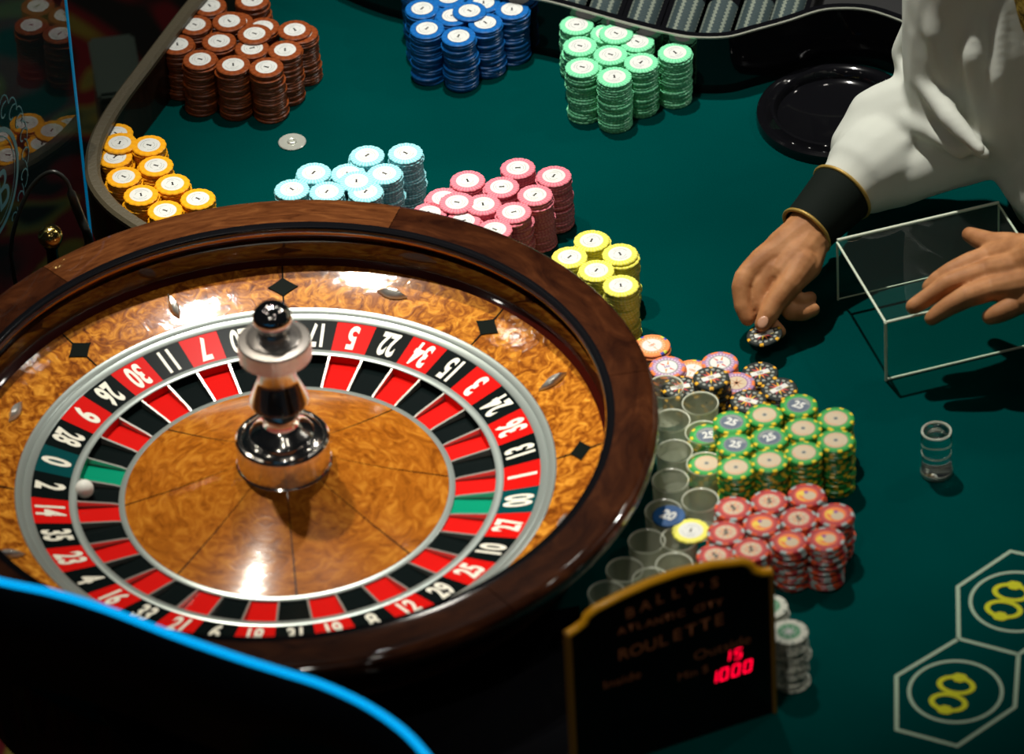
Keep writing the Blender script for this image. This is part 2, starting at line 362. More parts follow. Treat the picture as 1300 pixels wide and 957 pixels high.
for k in range(8):
    a = math.radians(45*k)
    star = []
    for q in range(24):
        t = 2*PI*q/24; e = 2.2
        c_, s_ = math.cos(t), math.sin(t)
        star.append((.0105*abs(c_)**e*(1 if c_ > 0 else -1), .0165*abs(s_)**e*(1 if s_ > 0 else -1)))
    star = [(x*1.15, y*1.) for x, y in star]
    mkobj('diamond_inlay', mesh('star', *slab(star, a, .3075, .0002, .0007), None, 0), M['diamond'], wheel)
    mkobj('inlay_line', mesh('line', *slab([(-.0265, -.0008), (.0265, -.0008), (.0265, .0008), (-.0265, .0008)], a, .3078, .0001, .0005), None, 0), M['diamond'], wheel)
    a = math.radians(45*k+22.5); radial = (k % 2 == 0)
    # deflector: elongated faceted diamond pin
    L, W_, Hh = .0175, .0052, .0065
    ring = [(-L, 0), (-L*.45, W_*.8), (0, W_), (L*.45, W_*.8), (L, 0), (L*.45, -W_*.8), (0, -W_), (-L*.45, -W_*.8)]
    if not radial: ring = [(y, x) for x, y in ring]
    top = [(-L*.5, 0), (L*.5, 0)] if radial else [(0, -L*.5), (0, L*.5)]
    ins = [(x*.55, y*.55) for x, y in ring]
    vs = on_bowl(ring, a, .3065, .0003)+on_bowl(ring, a, .3065, .0022)+on_bowl(ins, a, .3065, Hh)
    fs = [[i, (i+1) % 8, 8+(i+1) % 8, 8+i] for i in range(8)]+[[8+i, 8+(i+1) % 8, 16+(i+1) % 8, 16+i] for i in range(8)]+[list(range(16, 24))]
    mkobj('deflector', mesh('deflector', vs, fs, None, 50), M['fret'], wheel)
mkobj('outer_silver_ring', lathe([(.2819, .0500), (.2819, .0525), (.2805, .0532), (.2745, .0515), (.2735, .0503), (.2725, .0508), (.2665, .0490), (.2652, .0478), (.2652, .046)], 160), M['silver'], wheel)
seq = '0 28 9 26 30 11 7 20 32 17 5 22 34 15 3 24 36 13 1 00 27 10 25 29 12 8 19 31 18 6 21 33 16 4 23 35 14 2'.split()
reds = set('1 3 5 7 9 12 14 16 18 19 21 23 25 27 30 32 34 36'.split())
STEP = 360/38; A0 = 167.5
ns = math.atan2(.0092, .0385)
def num_me(s):
    me = textmesh(s, .0335, 1., .0012, .0)
    for v_ in me.vertices: v_.co.x *= (.60 if len(s) == 2 else .70); v_.co.y *= 1.26
    return me
for k, s in enumerate(seq):
    ac = math.radians(A0-k*STEP); h = math.radians(STEP/2)
    col = M['teal_tile'] if s in ('0', '00') else M['red'] if s in reds else M['black']
    t = mkobj('number_tile', lathe([(.2652, .0473), (.2268, .0381)], 4, ac-h+.0004, ac+h-.0004), col, wheel)
    me = num_me(s)
    rc = .2462; zc = .0473-(.2652-.2462)*math.tan(ns)+.0003
    rh = Vector((math.cos(ac), math.sin(ac), 0)); th = Vector((-math.sin(ac), math.cos(ac), 0))
    upv = -(rh*math.cos(ns)+Vector((0, 0, math.sin(ns)))); nn = th.cross(upv)
    for v_ in me.vertices:
        p = rh*rc+Vector((0, 0, zc))+th*v_.co.x+upv*v_.co.y+nn*.0001; v_.co = p
    mkobj('numeral', me, M['digit'], t)
    # pocket
    pc = M['green'] if s in ('0', '00') else M['red'] if s in reds else M['black']
    mkobj('pocket', lathe([(.2182, .0375), (.2178, .0285), (.1755, .0262), (.1752, .0275)], 3, ac-h+.0006, ac+h-.0006), pc, wheel)
    af = ac+h; c_, s_ = math.cos(af), math.sin(af)
    pr = [(.1757, .026), (.2182, .028), (.2182, .0372), (.2155, .0362), (.182, .0305), (.1757, .0288)]
    vs = []
    for sg in (-1, 1):
        for (r_, z_) in pr: vs.append((r_*c_-sg*.0011*s_, r_*s_+sg*.0011*c_, z_))
    n = len(pr); fs = [list(range(n)), list(range(n, 2*n))]+[[i, (i+1) % n, n+(i+1) % n, n+i] for i in range(n)]
    mkobj('fret', mesh('fret', vs, fs, None, 30), M['fret'], wheel)
mkobj('inner_silver_ring', lathe([(.2270, .0375), (.2268, .0386), (.2255, .0391), (.2195, .0388), (.2183, .0380), (.2182, .0372)], 160), M['silver'], wheel)
mkobj('cone_ring', lathe([(.1757, .0262), (.1757, .0284), (.1745, .0292), (.1700, .0298), (.1690, .0292)], 160), M['silver'], wheel)
for k in range(8):
    a = 3+45*k
    mkobj('cone_panel', lathe([(.1692, .0295), (.14, .0378), (.11, .0468), (.08, .0572), (.062, .0640), (.045, .0712)], 16, math.radians(a+.34), math.radians(a+44.66)), M['cone_wood'], wheel)
mkobj('cone_backing', lathe([(.1695, .0288), (.14, .0371), (.11, .0461), (.08, .0565), (.045, .0700), (0, .070)], 96), M['line'], wheel)
mkobj('rotor_body', lathe([(.2195, .036), (.2195, .0245), (.10, .0245), (0, .0245)], 96), M['black_matte'], wheel)
mkobj('bowl_inner_wall', lathe([(.2852, .0500), (.2852, .022), (.2, .022)], 96), M['black_matte'], wheel)
tur = mkobj('turret', lathe([(0, .064), (.0500, .066), (.0500, .0700), (.0485, .0715), (.0492, .098), (.0490, .1015), (.0470, .1040), (.0445, .1046), (.0430, .1038), (.0400, .1062), (.0350, .1090), (.0335, .1092), (.0300, .1130), (.0235, .1165), (.0190, .1215), (.0176, .1285), (.0185, .1325), (.0300, .1490), (.0312, .1520), (.0305, .1545), (.0215, .1760), (.0198, .1810), (.0192, .2080), (0, .2085)], 72, smooth=28), M['turret'], wheel)
# knurled disc
vs = []; fs = []; n = 160
prof = [(.019, .2075), (.036, .2085), (.0380, .2105), (.0380, .2285), (.0365, .2305), (.0290, .2315), (.0285, .2335), (.0250, .2360), (.0140, .2385), (.0125, .2420)]
for k in range(n):
    a = 2*PI*k/n
    for (r_, z_) in prof:
        rr = r_-(.00035 if (k % 4 < 1 and abs(r_-.0380) < 1e-6) else 0); vs.append((rr*math.cos(a), rr*math.sin(a), z_))
P_ = len(prof)
for k in range(n):
    for j in range(P_-1): fs.append([k*P_+j, ((k+1) % n)*P_+j, ((k+1) % n)*P_+j+1, k*P_+j+1])
mkobj('turret_disc', mesh('disc', vs, fs, None, 25), plain('turret_disc_silver', (.72, .66, .60), .27, metal=.9), tur)
kn = [(.0, .2405)]+[(.0205*math.sin(t)*(1.0), .2575-.0185*math.cos(t)) for t in [PI*k/20 for k in range(2, 21)]]
mkobj('turret_knob', lathe(kn, 48, smooth=60), M['chrome'], tur)
for o in list(wheel.children):
    pass
def sphere(name, r, loc, mat, seg=32):
    bm = bmesh.new(); bmesh.ops.create_uvsphere(bm, u_segments=seg, v_segments=seg//2, radius=r); me = bpy.data.meshes.new(name); bm.to_mesh(me); bm.free()
    me.polygons.foreach_set('use_smooth', [True]*len(me.polygons)); o = mkobj(name, me, mat); o.location = loc; return o
pb = at(107, 619, .040); 
tag(sphere('roulette_ball', .0100, (pb.x, pb.y, .0385), M['ball']), 'small white ball resting in the wheel between green zero and black two', 'ball')

# ------------------------------------------------------------------ casino chips
CR, CH = .0195, .0033
def chip_mesh(name, n=32, notch=0, notchd=.0004):
    vs = []; fs = []; prof = [(0, 0), (CR-.0011, 0), (CR, .0009), (CR, CH-.0009), (CR-.0011, CH), (.0128, CH), (0, CH)]
    for k in range(n):
        a = 2*PI*k/n
        for j, (r_, z_) in enumerate(prof[1:-1]):
            rr = r_
            if notch and j < 4 and k % notch == 0: rr -= notchd
            vs.append((rr*math.cos(a), rr*math.sin(a), z_-CH))
    P = 5
    vs += [(0, 0, -CH), (0, 0, 0)]; c0, c1_ = len(vs)-2, len(vs)-1
    for k in range(n):
        k2 = (k+1) % n
        for j in range(P-1): fs.append([k*P+j, k2*P+j, k2*P+j+1, k*P+j+1])
        fs.append([k*P+P-1, k2*P+P-1, c1_])
    fs.append([k*P for k in range(n)][::-1])
    return mesh(name, vs, fs, None, 35)
def chip_mat(name, base, spots=None, nsp=8, frac=.35, rows=None, stripe=None, rough=.33, face=None):
    """colour varies with the angle round the chip: edge spots / edge stripes"""
    m, nt, b = newmat(name); tc = nt.nodes.new('ShaderNodeTexCoord'); sp = nt.nodes.new('ShaderNodeSeparateXYZ'); nt.links.new(tc.outputs['Object'], sp.inputs[0])
    ang = math_node(nt, 'ARCTAN2', sp.outputs[1], sp.outputs[0])
    x2 = math_node(nt, 'MULTIPLY', sp.outputs[0], sp.outputs[0]); y2 = math_node(nt, 'MULTIPLY', sp.outputs[1], sp.outputs[1])
    rr = math_node(nt, 'SQRT', math_node(nt, 'ADD', x2, y2))
    def mixc(fac, c0, c1):
        mx_ = nt.nodes.new('ShaderNodeMix'); mx_.data_type = 'RGBA'; nt.links.new(fac, mx_.inputs[0])
        for i, c in ((6, c0), (7, c1)):
            if isinstance(c, tuple): mx_.inputs[i].default_value = (*c, 1)
            else: nt.links.new(c, mx_.inputs[i])
        return mx_.outputs[2]
    col = base
    def wave(k, f, ph=0.): return math_node(nt, 'LESS_THAN', math_node(nt, 'FRACT', math_node(nt, 'ADD', math_node(nt, 'MULTIPLY', ang, k/(2*PI)), 5+ph)), f)
    if face: col = mixc(math_node(nt, 'LESS_THAN', rr, .0165), col, face)
    if rows:  # lettered ring: light dashes between radii
        ringm = math_node(nt, 'MULTIPLY', math_node(nt, 'GREATER_THAN', rr, rows[0]), math_node(nt, 'LESS_THAN', rr, rows[1]))
        col = mixc(math_node(nt, 'MULTIPLY', math_node(nt, 'MULTIPLY', ringm, wave(rows[3], .55)), rows[4] if len(rows) > 4 else .7), col, rows[2])
    if stripe: col = mixc(math_node(nt, 'MULTIPLY', wave(stripe[0], .5), stripe[2]), col, stripe[1])
    if spots:
        for i, s_ in enumerate(spots):
            msk = math_node(nt, 'MULTIPLY', wave(nsp, frac/len(spots), -i*frac/len(spots)), math_node(nt, 'GREATER_THAN', rr, .0162))
            col = mixc(msk, col, s_)
    if isinstance(col, tuple): b.inputs['Base Color'].default_value = (*col, 1)
    else: nt.links.new(col, b.inputs['Base Color'])
    b.inputs['Roughness'].default_value = rough; return m
def darker(c, f): return tuple(x*f for x in c)
KIND = {
    'brown': dict(mat=chip_mat('brown_chip', (.27, .058, .010), stripe=(16, (.18, .035, .006), .6)), name='brown_chip'),
    'blue': dict(mat=chip_mat('blue_chip', (.006, .13, .43), stripe=(16, (.004, .10, .34), .6)), name='blue_chip'),
    'mint': dict(mat=chip_mat('mint_chip', (.16, .66, .33), stripe=(30, (.28, .82, .48), .8)), name='mint_green_chip'),
    'gold': dict(mat=chip_mat('gold_chip', (.90, .40, .006), stripe=(14, (.75, .30, .004), .4)), name='golden_chip'),
    'sky': dict(mat=chip_mat('sky_chip', (.22, .62, .68), stripe=(30, (.42, .82, .86), .8)), name='light_blue_chip'),
    'pink': dict(mat=chip_mat('pink_chip', (.72, .16, .22), stripe=(30, (.82, .28, .32), .7)), name='pink_chip'),
    'yellow': dict(mat=chip_mat('yellow_chip', (.80, .74, .06), stripe=(30, (.86, .82, .22), .7)), name='yellow_chip'),
    'green': dict(mat=chip_mat('green_value_chip', (.02, .28, .045), [(.75, .55, .02)], 8, .34, (.0128, .0152, (.16, .58, .20), 34, .6)), name='green_casino_chip'),
    'red': dict(mat=chip_mat('red_value_chip', (.36, .020, .028), [(.36, .44, .42), (.66, .08, .02)], 6, .7, (.0128, .0150, (.60, .16, .08), 30, .5)), name='red_casino_chip'),
    'black': dict(mat=chip_mat('black_value_chip', (.010, .016, .014), [(.80, .42, .02)], 6, .22, (.0122, .0152, (.42, .44, .38), 14, .7)), name='black_casino_chip'),
    'purple': dict(mat=chip_mat('purple_value_chip', (.36, .20, .36), [(.80, .20, .05)], 8, .6, (.0122, .0150, (.75, .68, .72), 24, .6)), name='purple_casino_chip'),
    'peach': dict(mat=chip_mat('peach_value_chip', (.85, .26, .08), [(.05, .08, .40), (.55, .60, .06)], 4, .3, (.0122, .0140, (.95, .65, .40), 24, .6)), name='peach_casino_chip'),
    'white': dict(mat=chip_mat('white_value_chip', (.66, .67, .56), [(.10, .16, .12)], 8, .14), name='white_casino_chip'),
}
colour_words = {'brown': 'brown', 'blue': 'blue', 'mint': 'mint green', 'gold': 'golden yellow', 'sky': 'light blue', 'pink': 'pink', 'yellow': 'yellow',
                'green': 'green and yellow', 'red': 'red and white', 'black': 'black', 'purple': 'purple', 'peach': 'peach', 'white': 'white'}
base_plain = chip_mesh('chip', 30); base_notched = chip_mesh('chip_scalloped', 60, 4, .0007)
for k, d in KIND.items():
    src = base_notched if k in ('gold', 'sky', 'mint', 'pink', 'yellow') else base_plain
    me = src.copy(); me.materials.append(d['mat']); d['me'] = me
def disc_v(r, n, z, c=(0, 0)):
    return [(c[0]+r*math.cos(2*PI*k/n), c[1]+r*math.sin(2*PI*k/n), z) for k in range(n)]
def layered(layers, n=32):
    """flat printed inlay from (kind, args, z, material index)"""
    V = []; F = []; MI = []
    for kind, a, mi, lv in layers:
        z = .00004+lv*.00006; o = len(V)
        if kind == 'disc':
            v_ = disc_v(a[0], n, z, a[1] if len(a) > 1 else (0, 0)); V += v_; F.append(list(range(o, o+n))); MI.append(mi)
        elif kind == 'ring':
            v_ = disc_v(a[0], n, z)+disc_v(a[1], n, z); V += v_
            for k in range(n): F.append([o+k, o+(k+1) % n, o+n+(k+1) % n, o+n+k]); MI.append(mi)
        elif kind == 'arc':
            r1, r2, t1, t2 = a; q = 10
            for k in range(q+1):
                t = t1+(t2-t1)*k/q; V += [(r1*math.cos(t), r1*math.sin(t), z), (r2*math.cos(t), r2*math.sin(t), z)]
            for k in range(q): F.append([o+2*k, o+2*k+1, o+2*k+3, o+2*k+2]); MI.append(mi)
        elif kind == 'poly':
            V += [(x, y, z) for x, y in a]; F.append(list(range(o, o+len(a)))); MI.append(mi)
    return V, F, MI
def inlay_mesh(name, layers, mats, txt=None):
    V, F, MI = layered(layers)
    if txt:
        s, size, mi, xs = txt[:4]; tm = textmesh(s, size, xs, txt[4] if len(txt) > 4 else .0001, 0., res=2); o = len(V)
        V += [(v_.co.x, v_.co.y, .00035) for v_ in tm.vertices]
        for p in tm.polygons: F.append([o+i for i in p.vertices]); MI.append(mi)
        bpy.data.meshes.remove(tm)
    me = bpy.data.meshes.new(name); me.from_pydata(V, [], F); me.update()
    bm = bmesh.new(); bm.from_mesh(me)
    for f in bm.faces: f.normal_update()
    fl_ = [f for f in bm.faces if f.normal.z < 0]; bmesh.ops.reverse_faces(bm, faces=fl_); bm.to_mesh(me); bm.free()
    me.polygons.foreach_set('material_index', MI)
    for m_ in mats: me.materials.append(m_)
    return me
IW = plain('inlay_white', (.67, .68, .64), .45); IG = plain('inlay_grey', (.27, .29, .27), .45); IK = plain('inlay_black', (.01, .01, .01), .4)
IC = plain('inlay_cream', (.56, .45, .30), .4); ICd = plain('inlay_tan', (.42, .20, .10), .4); ISl = plain('inlay_slate', (.10, .13, .18), .4)
IO = plain('inlay_orange', (.80, .20, .03), .4); IR = plain('inlay_crimson', (.60, .06, .06), .4); IP = plain('inlay_violet', (.22, .06, .28), .4)
IY = plain('inlay_yellow', (.80, .55, .05), .4); IGn = plain('inlay_forest', (.08, .30, .14), .4)
def mark(sz):  # bar-and-serif figure of one
    a = sz
    return [('poly', [(-.15*a, -.5*a), (.15*a, -.5*a), (.15*a, .5*a), (-.15*a, .5*a)], 2, 3), ('poly', [(-.26*a, -.5*a), (.26*a, -.5*a), (.26*a, -.38*a), (-.26*a, -.38*a)], 2, 3), ('poly', [(-.3*a, .28*a), (-.08*a, .36*a), (-.08*a, .5*a)], 2, 3)]
swirl = [('arc', (.0088, .0092, .3, 2.2), 1, 2), ('arc', (.0088, .0092, 3.4, 5.4), 1, 2), ('arc', (.0062, .0066, 1.2, 3.0), 1, 2), ('arc', (.0062, .0066, 4.2, 5.9), 1, 2)]
rim_mats = {}
def std_inlay(k, edge):
    e = plain(k+'_inlay_edge', edge, .4)
    return inlay_mesh(k+'_inlay', [('disc', (.0129,), 3, 0), ('disc', (.0124,), 0, 1)]+swirl+mark(.0058), [IW, IG, IK, e])
INL = {'brown': [std_inlay('brown', (.30, .10, .05))], 'blue': [std_inlay('blue', (.01, .02, .06))], 'mint': [std_inlay('mint', (.80, .70, .66))],
       'gold': [std_inlay('gold', (.75, .55, .3))], 'sky': [std_inlay('sky', (.70, .60, .55))], 'pink': [std_inlay('pink', (.75, .45, .45))], 'yellow': [std_inlay('yellow', (.7, .7, .5))]}
cream_c = inlay_mesh('cream_inlay', [('disc', (.0126,), 1, 0), ('disc', (.0121,), 0, 1), ('arc', (.0100, .0106, 3.4, 5.4), 3, 2), ('arc', (.0098, .0102, .6, 2.4), 3, 2), ('disc', (.0026,), 2, 2), ('disc', (.0012,), 4, 3)], [IC, ICd, IG, IO, IK])
slate_c = inlay_mesh('slate_inlay', [('disc', (.0126,), 0, 0), ('ring', (.0112, .0118), 2, 1), ('arc', (.0085, .0108, .5, 2.6), 2, 1)], [ISl, IW, IG], ('25', .0145, 1, .85, .0006))
INL['green'] = [cream_c, slate_c]
sun = []
for k in range(9):
    t = 2*PI*k/9+.2; sun.append(('poly', [(.0035*math.cos(t-.2), .0035*math.sin(t-.2)), (.0112*math.cos(t), .0112*math.sin(t)), (.0035*math.cos(t+.2), .0035*math.sin(t+.2))], 1 if k % 2 else 3, 2))
red_a = inlay_mesh('red_portrait_inlay', [('disc', (.0128,), 2, 0), ('disc', (.0112,), 4, 1), ('disc', (.0066, (.0030, -.0018)), 0, 2), ('disc', (.0040, (-.0042, .0030)), 1, 2), ('disc', (.0022, (.0002, .0040)), 3, 3), ('arc', (.0085, .0100, 2.6, 4.4), 1, 3)], [IC, IY, IR, IP, IO])
red_b = inlay_mesh('red_burst_inlay', [('disc', (.0128,), 2, 0), ('disc', (.0108,), 0, 1)]+sun, [IC, IO, IR, IR, IK], ('5', .011, 4, .9, .0004))
INL['red'] = [red_a, red_b]
flame = []
for k in range(12):
    t = 2*PI*k/12; flame.append(('poly', [(.004*math.cos(t-.3), .004*math.sin(t-.3)), (.0118*math.cos(t+.1), .0118*math.sin(t+.1)), (.004*math.cos(t+.3), .004*math.sin(t+.3))], (1, 3, 4)[k % 3], 2))
band = [('poly', [(-.0105, -.0032), (.0105, -.0032), (.0105, .0032), (-.0105, .0032)], 0, 3)]
black_c = inlay_mesh('black_flame_inlay', [('disc', (.0120,), 2, 0)]+flame+band, [IW, IO, IK, IR, IY], ('100', .0052, 2, .9, .0001))
INL['black'] = [black_c]
INL['purple'] = [inlay_mesh('purple_inlay', [('disc', (.0120,), 1, 0), ('disc', (.0106,), 0, 1)]+[(a_, b_, c_, d_) for a_, b_, c_, d_ in flame[::2]]+band, [IW, IG, IP, IR, IO], ('500', .0052, 2, .9, .0001)),
                 inlay_mesh('purple_cream_inlay', [('disc', (.0122,), 1, 0), ('disc', (.0112,), 0, 1)]+[('poly', [(.0012*math.cos(t+1.57), .0012*math.sin(t+1.57)), (.0095*math.cos(t), .0095*math.sin(t)), (.0012*math.cos(t-1.57), .0012*math.sin(t-1.57))], 2, 2) for t in [2*PI*k/7 for k in range(7)]], [IC, IP, ICd, IR, IO])]
INL['peach'] = [inlay_mesh('peach_inlay', [('disc', (.0118,), 1, 0), ('disc', (.0104,), 0, 1)]+flame[::3]+band, [IW, IC, IO, IR, IY], ('1000', .0048, 2, .85, .0001))]
INL['white'] = [inlay_mesh('white_inlay', [('disc', (.0118,), 1, 0)]+[('poly', [(.002*math.cos(t-.5), .002*math.sin(t-.5)), (.0110*math.cos(t), .0110*math.sin(t)), (.002*math.cos(t+.5), .002*math.sin(t+.5))], 0, 1) for t in [2*PI*k/8 for k in range(8)]]+[('disc', (.0022,), 0, 2)], [IW, IGn])]
ORD = ['first', 'second', 'third', 'fourth', 'fifth', 'sixth', 'seventh', 'eighth', 'ninth', 'tenth', 'eleventh', 'twelfth', 'thirteenth', 'fourteenth', 'fifteenth', 'sixteenth', 'seventeenth', 'eighteenth', 'nineteenth', 'twentieth', 'twenty-first', 'twenty-second', 'twenty-third', 'twenty-fourth', 'twenty-fifth', 'twenty-sixth', 'twenty-seventh']
def put_chip(kind, loc, rz, inlay=None, tilt=None):
    d = KIND[kind]; o = mkobj(d['name'], d['me']); o.location = loc; o.rotation_euler = (tilt[0] if tilt else 0, tilt[1] if tilt else 0, rz)
    if inlay is not None: mkobj('inlay', INL[kind][inlay], None, o)
    return o
CENTRE = {'green': ['cream centre', 'slate centre reading 25'], 'red': ['cream and gold portrait centre', 'cream burst centre'], 'black': ['flame centre'],
          'purple': ['white banded centre', 'cream petalled centre'], 'peach': ['white banded centre'], 'white': ['green printed centre']}
def stacks(kind, items, n, place, noun=None):
    """items: (px, py of the top face, [n], [inlay variant])"""
    cw = noun or colour_words[kind]
    order = sorted(range(len(items)), key=lambda i: items[i][0]); rank = {i: r_ for r_, i in enumerate(order)}
    for i, it in enumerate(items):
        nn_ = it[2] if len(it) > 2 and it[2] else n; var = it[3] if len(it) > 3 else 0
        top = at(it[0], it[1], nn_*CH); x, y = top.x, top.y
        which = 'only' if len(items) == 1 else ORD[rank[i]]
        gname = '%s chips in the %s stack from the left, %s' % (cw, which, place)
        jx = jy = 0
        lean = (random.uniform(-.00012, .00012), random.uniform(-.00010, .00010))
        for k in range(nn_-1, -1, -1):
            z = (k+1)*CH; top_ = k == nn_-1
            if not top_:
                jx = random.gauss(0, .0008); jy = random.gauss(0, .0008)
                if random.random() < .10: jx += random.choice((-1, 1))*.0018; jy += random.choice((-1, 1))*.0012
            xx = x+jx+lean[0]*(nn_-k); yy = y+jy+lean[1]*(nn_-k)
            rz = random.choice((-.5, .1, 1.0, 1.7, 2.4, .6)) + random.uniform(-.2, .2) if kind not in ('green',) else random.uniform(-.3, .3)
            if kind in ('green', 'red', 'black', 'purple', 'peach') and top_: rz = random.uniform(-.6, .6)
            o = put_chip(kind, (xx, yy, z), rz if top_ else random.uniform(0, 6.28), var if top_ else None)
            if top_:
                ct = CENTRE.get(kind, ['white centre'])[var]
                tag(o, 'top %s chip, %s, %s stack from left, %s' % (cw, ct, which, place), 'chip')
            else:
                tag(o, '%s chip, %s from the top, in %s stack from left, %s' % (cw, ORD[nn_-1-k], which, place), 'chip', gname)
def loose(kind, px, py, z, label, var=0, tilt=None, rz=None):
    p = at(px, py, z); o = put_chip(kind, (p.x, p.y, z), rz if rz is not None else random.uniform(-.5, 1.5), var, tilt); tag(o, label, 'chip'); return o

stacks('brown', [(266, 7), (320, 0), (247, 31), (300, 27.5), (333, 34, 19), (382, 42, 19), (225, 56), (278, 52), (320, 61), (362, 63), (254, 75), (296, 82), (338, 85)], 20, 'brown cluster')
loose('brown', 291, 26.5, .0694, 'loose brown chip set left of centre on a back brown stack')
loose('brown', 323, 42.5, .0694, 'loose brown chip bridging two stacks in the middle of the brown cluster')
loose('brown', 374, 37.5, .0661, 'loose brown chip shifted left on the rightmost brown stack')
stacks('blue', [(530, -14), (570, -4), (536, 10.5), (542, 36), (582, 45.5), (575, 19.5), (616, 28.5), (650, 11.5), (614, 3), (600, -18)], 20, 'blue cluster')
loose('blue', 596, 13.5, .0694, 'loose blue chip bridging stacks in the middle of the blue cluster')
stacks('mint', [(732, 31), (736, 58), (739, 85), (780, 97), (775, 69), (814, 79), (809, 52.5), (771, 42), (857, 66.5)], 20, 'mint green cluster')
loose('mint', 782, 42, .0694, 'loose mint green chip shifted right on the back middle mint stack')
stacks('gold', [(147, 169, 19), (189, 184), (146, 199, 19), (198, 210), (157, 224), (219, 233), (179, 247), (251, 252), (209.5, 267)], 20, 'golden cluster')
loose('gold', 152, 181, .0662, 'loose golden yellow chip bridging two stacks beside the wooden rail')
stacks('sky', [(466, 197), (514.6, 194), (398, 219), (442, 220, 19), (488, 220), (370.5, 240), (415, 243), (464, 243)], 20, 'light blue cluster')
loose('sky', 452.5, 229.5, .0664, 'loose light blue chip bridging stacks in the middle of its cluster')
stacks('pink', [(657.4, 213), (703, 223), (593.6, 229), (637, 237), (679, 247), (563, 251, 19), (613, 259), (652, 269), (545, 270, 19), (588, 280, 19), (628, 291)], 20, 'pink cluster')
loose('pink', 580, 256.5, .0664, 'loose pink chip bridging two stacks at the left of the pink cluster')
stacks('yellow', [(751, 305), (723, 326), (787, 322), (757, 343), (788, 362)], 20, 'yellow cluster')
stacks('green', [(1014, 514, 19, 1), (1061, 531, 17, 0), (970.5, 526.5, 18, 0), (928.7, 535.5, 18, 1), (1019.6, 543.5, 19, 0), (976.8, 555, 19, 1), (933.8, 564, 18, 1), (1061, 558.7, 19, 0), (1020.5, 574, 19, 0), (976.8, 584, 19, 0), (934, 593, 18, 0), (899, 552, 12, 1), (897, 588, 12, 0)], 18, 'green cluster')
stacks('red', [(1023.6, 628, 17, 0), (976.6, 636, 16, 1), (931, 644.5, 16, 1), (1060, 653, 17, 0), (1014, 658, 17, 1), (967, 664.5, 16, 0), (921.5, 675.5, 16, 1), (1001.4, 687, 17, 0), (1048.5, 683.5, 17, 0), (953.5, 697, 16, 1), (908, 705, 15, 1)], 17, 'red cluster')
stacks('black', [(903, 479, 14), (965, 473, 7), (989, 493, 9), (950, 508, 11), (863.5, 491, 9)], 9, 'black cluster')
stacks('purple', [(847, 465.5, 8, 0), (914, 460, 8, 0), (935, 486, 8, 1)], 8, 'purple cluster')
stacks('peach', [(828, 438, 6), (879, 470, 6)], 6, 'peach pair')
stacks('white', [(1001.6, 801.5, 20), (976, 769, 16)], 20, 'beside the sign')

# ------------------------------------------------------------------ clear plastic cups beside the wheel
cupprof = [(.0, .0010), (.0165, .0010), (.0178, .0020), (.0192, .0410)]
cm1 = lathe([(.0, .0005), (.0172, .0005), (.0180, .0020), (.0193, .0410)], 32); cm1.materials.append(M['cup'])
cm2 = lathe([(.0193, .0405), (.0197, .0415), (.0193, .0428), (.0183, .0420), (.0181, .0405)], 32); cm2.materials.append(M['cup_rim'])
cups = [(845, 490), (853, 533), (856, 572), (851, 609), (842, 648), (821, 686), (793, 722), (770, 752), (889, 511), (893, 548), (895, 588), (889, 634), (862, 683), (856, 716), (826, 735)]
names_ = ['topmost of the left column', 'second of the left column', 'third of the left column', 'fourth of the left column', 'holding the blue chip', 'just below the blue chip', 'nearest the gold sign frame corner', 'lowest, half hidden by the sign',
          'topmost of the right column', 'second of the right column', 'third of the right column', 'fourth of the right column, by red chips', 'under the loose yellow chip', 'just below the yellow chip', 'between two cups just above the sign']
for i, (x, y) in enumerate(cups):
    zt = .0428; p = at(x, y, zt)
    root = mkobj('plastic_cup', cm1); root.location = (p.x, p.y, 0)
    mkobj('cup_rim', cm2, None, root)
    tag(root, 'clear plastic cup beside the wheel, '+names_[i], 'cup', 'clear plastic cups beside the wheel')
# chips sitting on cups
bl = plain('navy_chip_edge', (.004, .07, .22), .4)
me = chip_mesh('navy_chip', 32); me.materials.append(bl)
p = at(849, 654, .0470); o = mkobj('navy_blue_chip', me); o.location = (p.x, p.y, .0470); o.scale = (.88, .88, 1)
tag(o, 'dark blue chip marked 20 lying on a clear plastic cup', 'chip')
tm = textmesh('20', .021, .8, .0011, 0.); o2 = mkobj('printed_number', tm, IW, o); o2.location = (0, 0, .0004); o2.rotation_euler = (0, 0, -.55)
loose('yellow', 877, 673, .0462, 'loose yellow chip resting on the clear cups beside the red chips')

# ------------------------------------------------------------------ black chip rack curb and silver chips
edge_px = [(250, -190), (330, -130), (395, -95), (430, -72), (480, -52), (540, -36), (622, -12), (690, 1), (740, 14), (800, 31), (850, 43), (885, 48), (925, 47), (960, 38), (1000, 27), (1040, 14), (1070, 11), (1100, 13), (1128, 21), (1160, 34)]
ZT = .077
epath = catmull([at(x, y, ZT) for x, y in edge_px], 5)
eg = [Vector((p.x, p.y, 0)) for p in epath]
rack = empty('chip_rack', (eg[60].x, eg[60].y, 0)); off = Vector((eg[60].x, eg[60].y, 0))
tag(rack, 'black glossy chip rack with a wavy raised front edge behind the mint chips', 'chip rack')
L_ = [p-off for p in eg]
mkobj('front_wall', sweep(L_, [(0, .0003), (-.012, .0003), (-.012, ZT-.001), (-.009, ZT), (-.003, ZT), (0, ZT-.001)]), M['black_gloss'], rack)
mkobj('edge_trim', sweep([p+Vector((0, 0, ZT-.0012)) for p in L_], [(.0005, 0), (-.0022, .0), (-.0022, .0018), (.0005, .0018)]), plain('pale_trim', (.42, .44, .36), .3, metal=.5), rack)
outl = [(p.x, p.y) for p in L_]+[(L_[-1].x, L_[-1].y+.5), (L_[0].x, L_[-1].y+.9)]
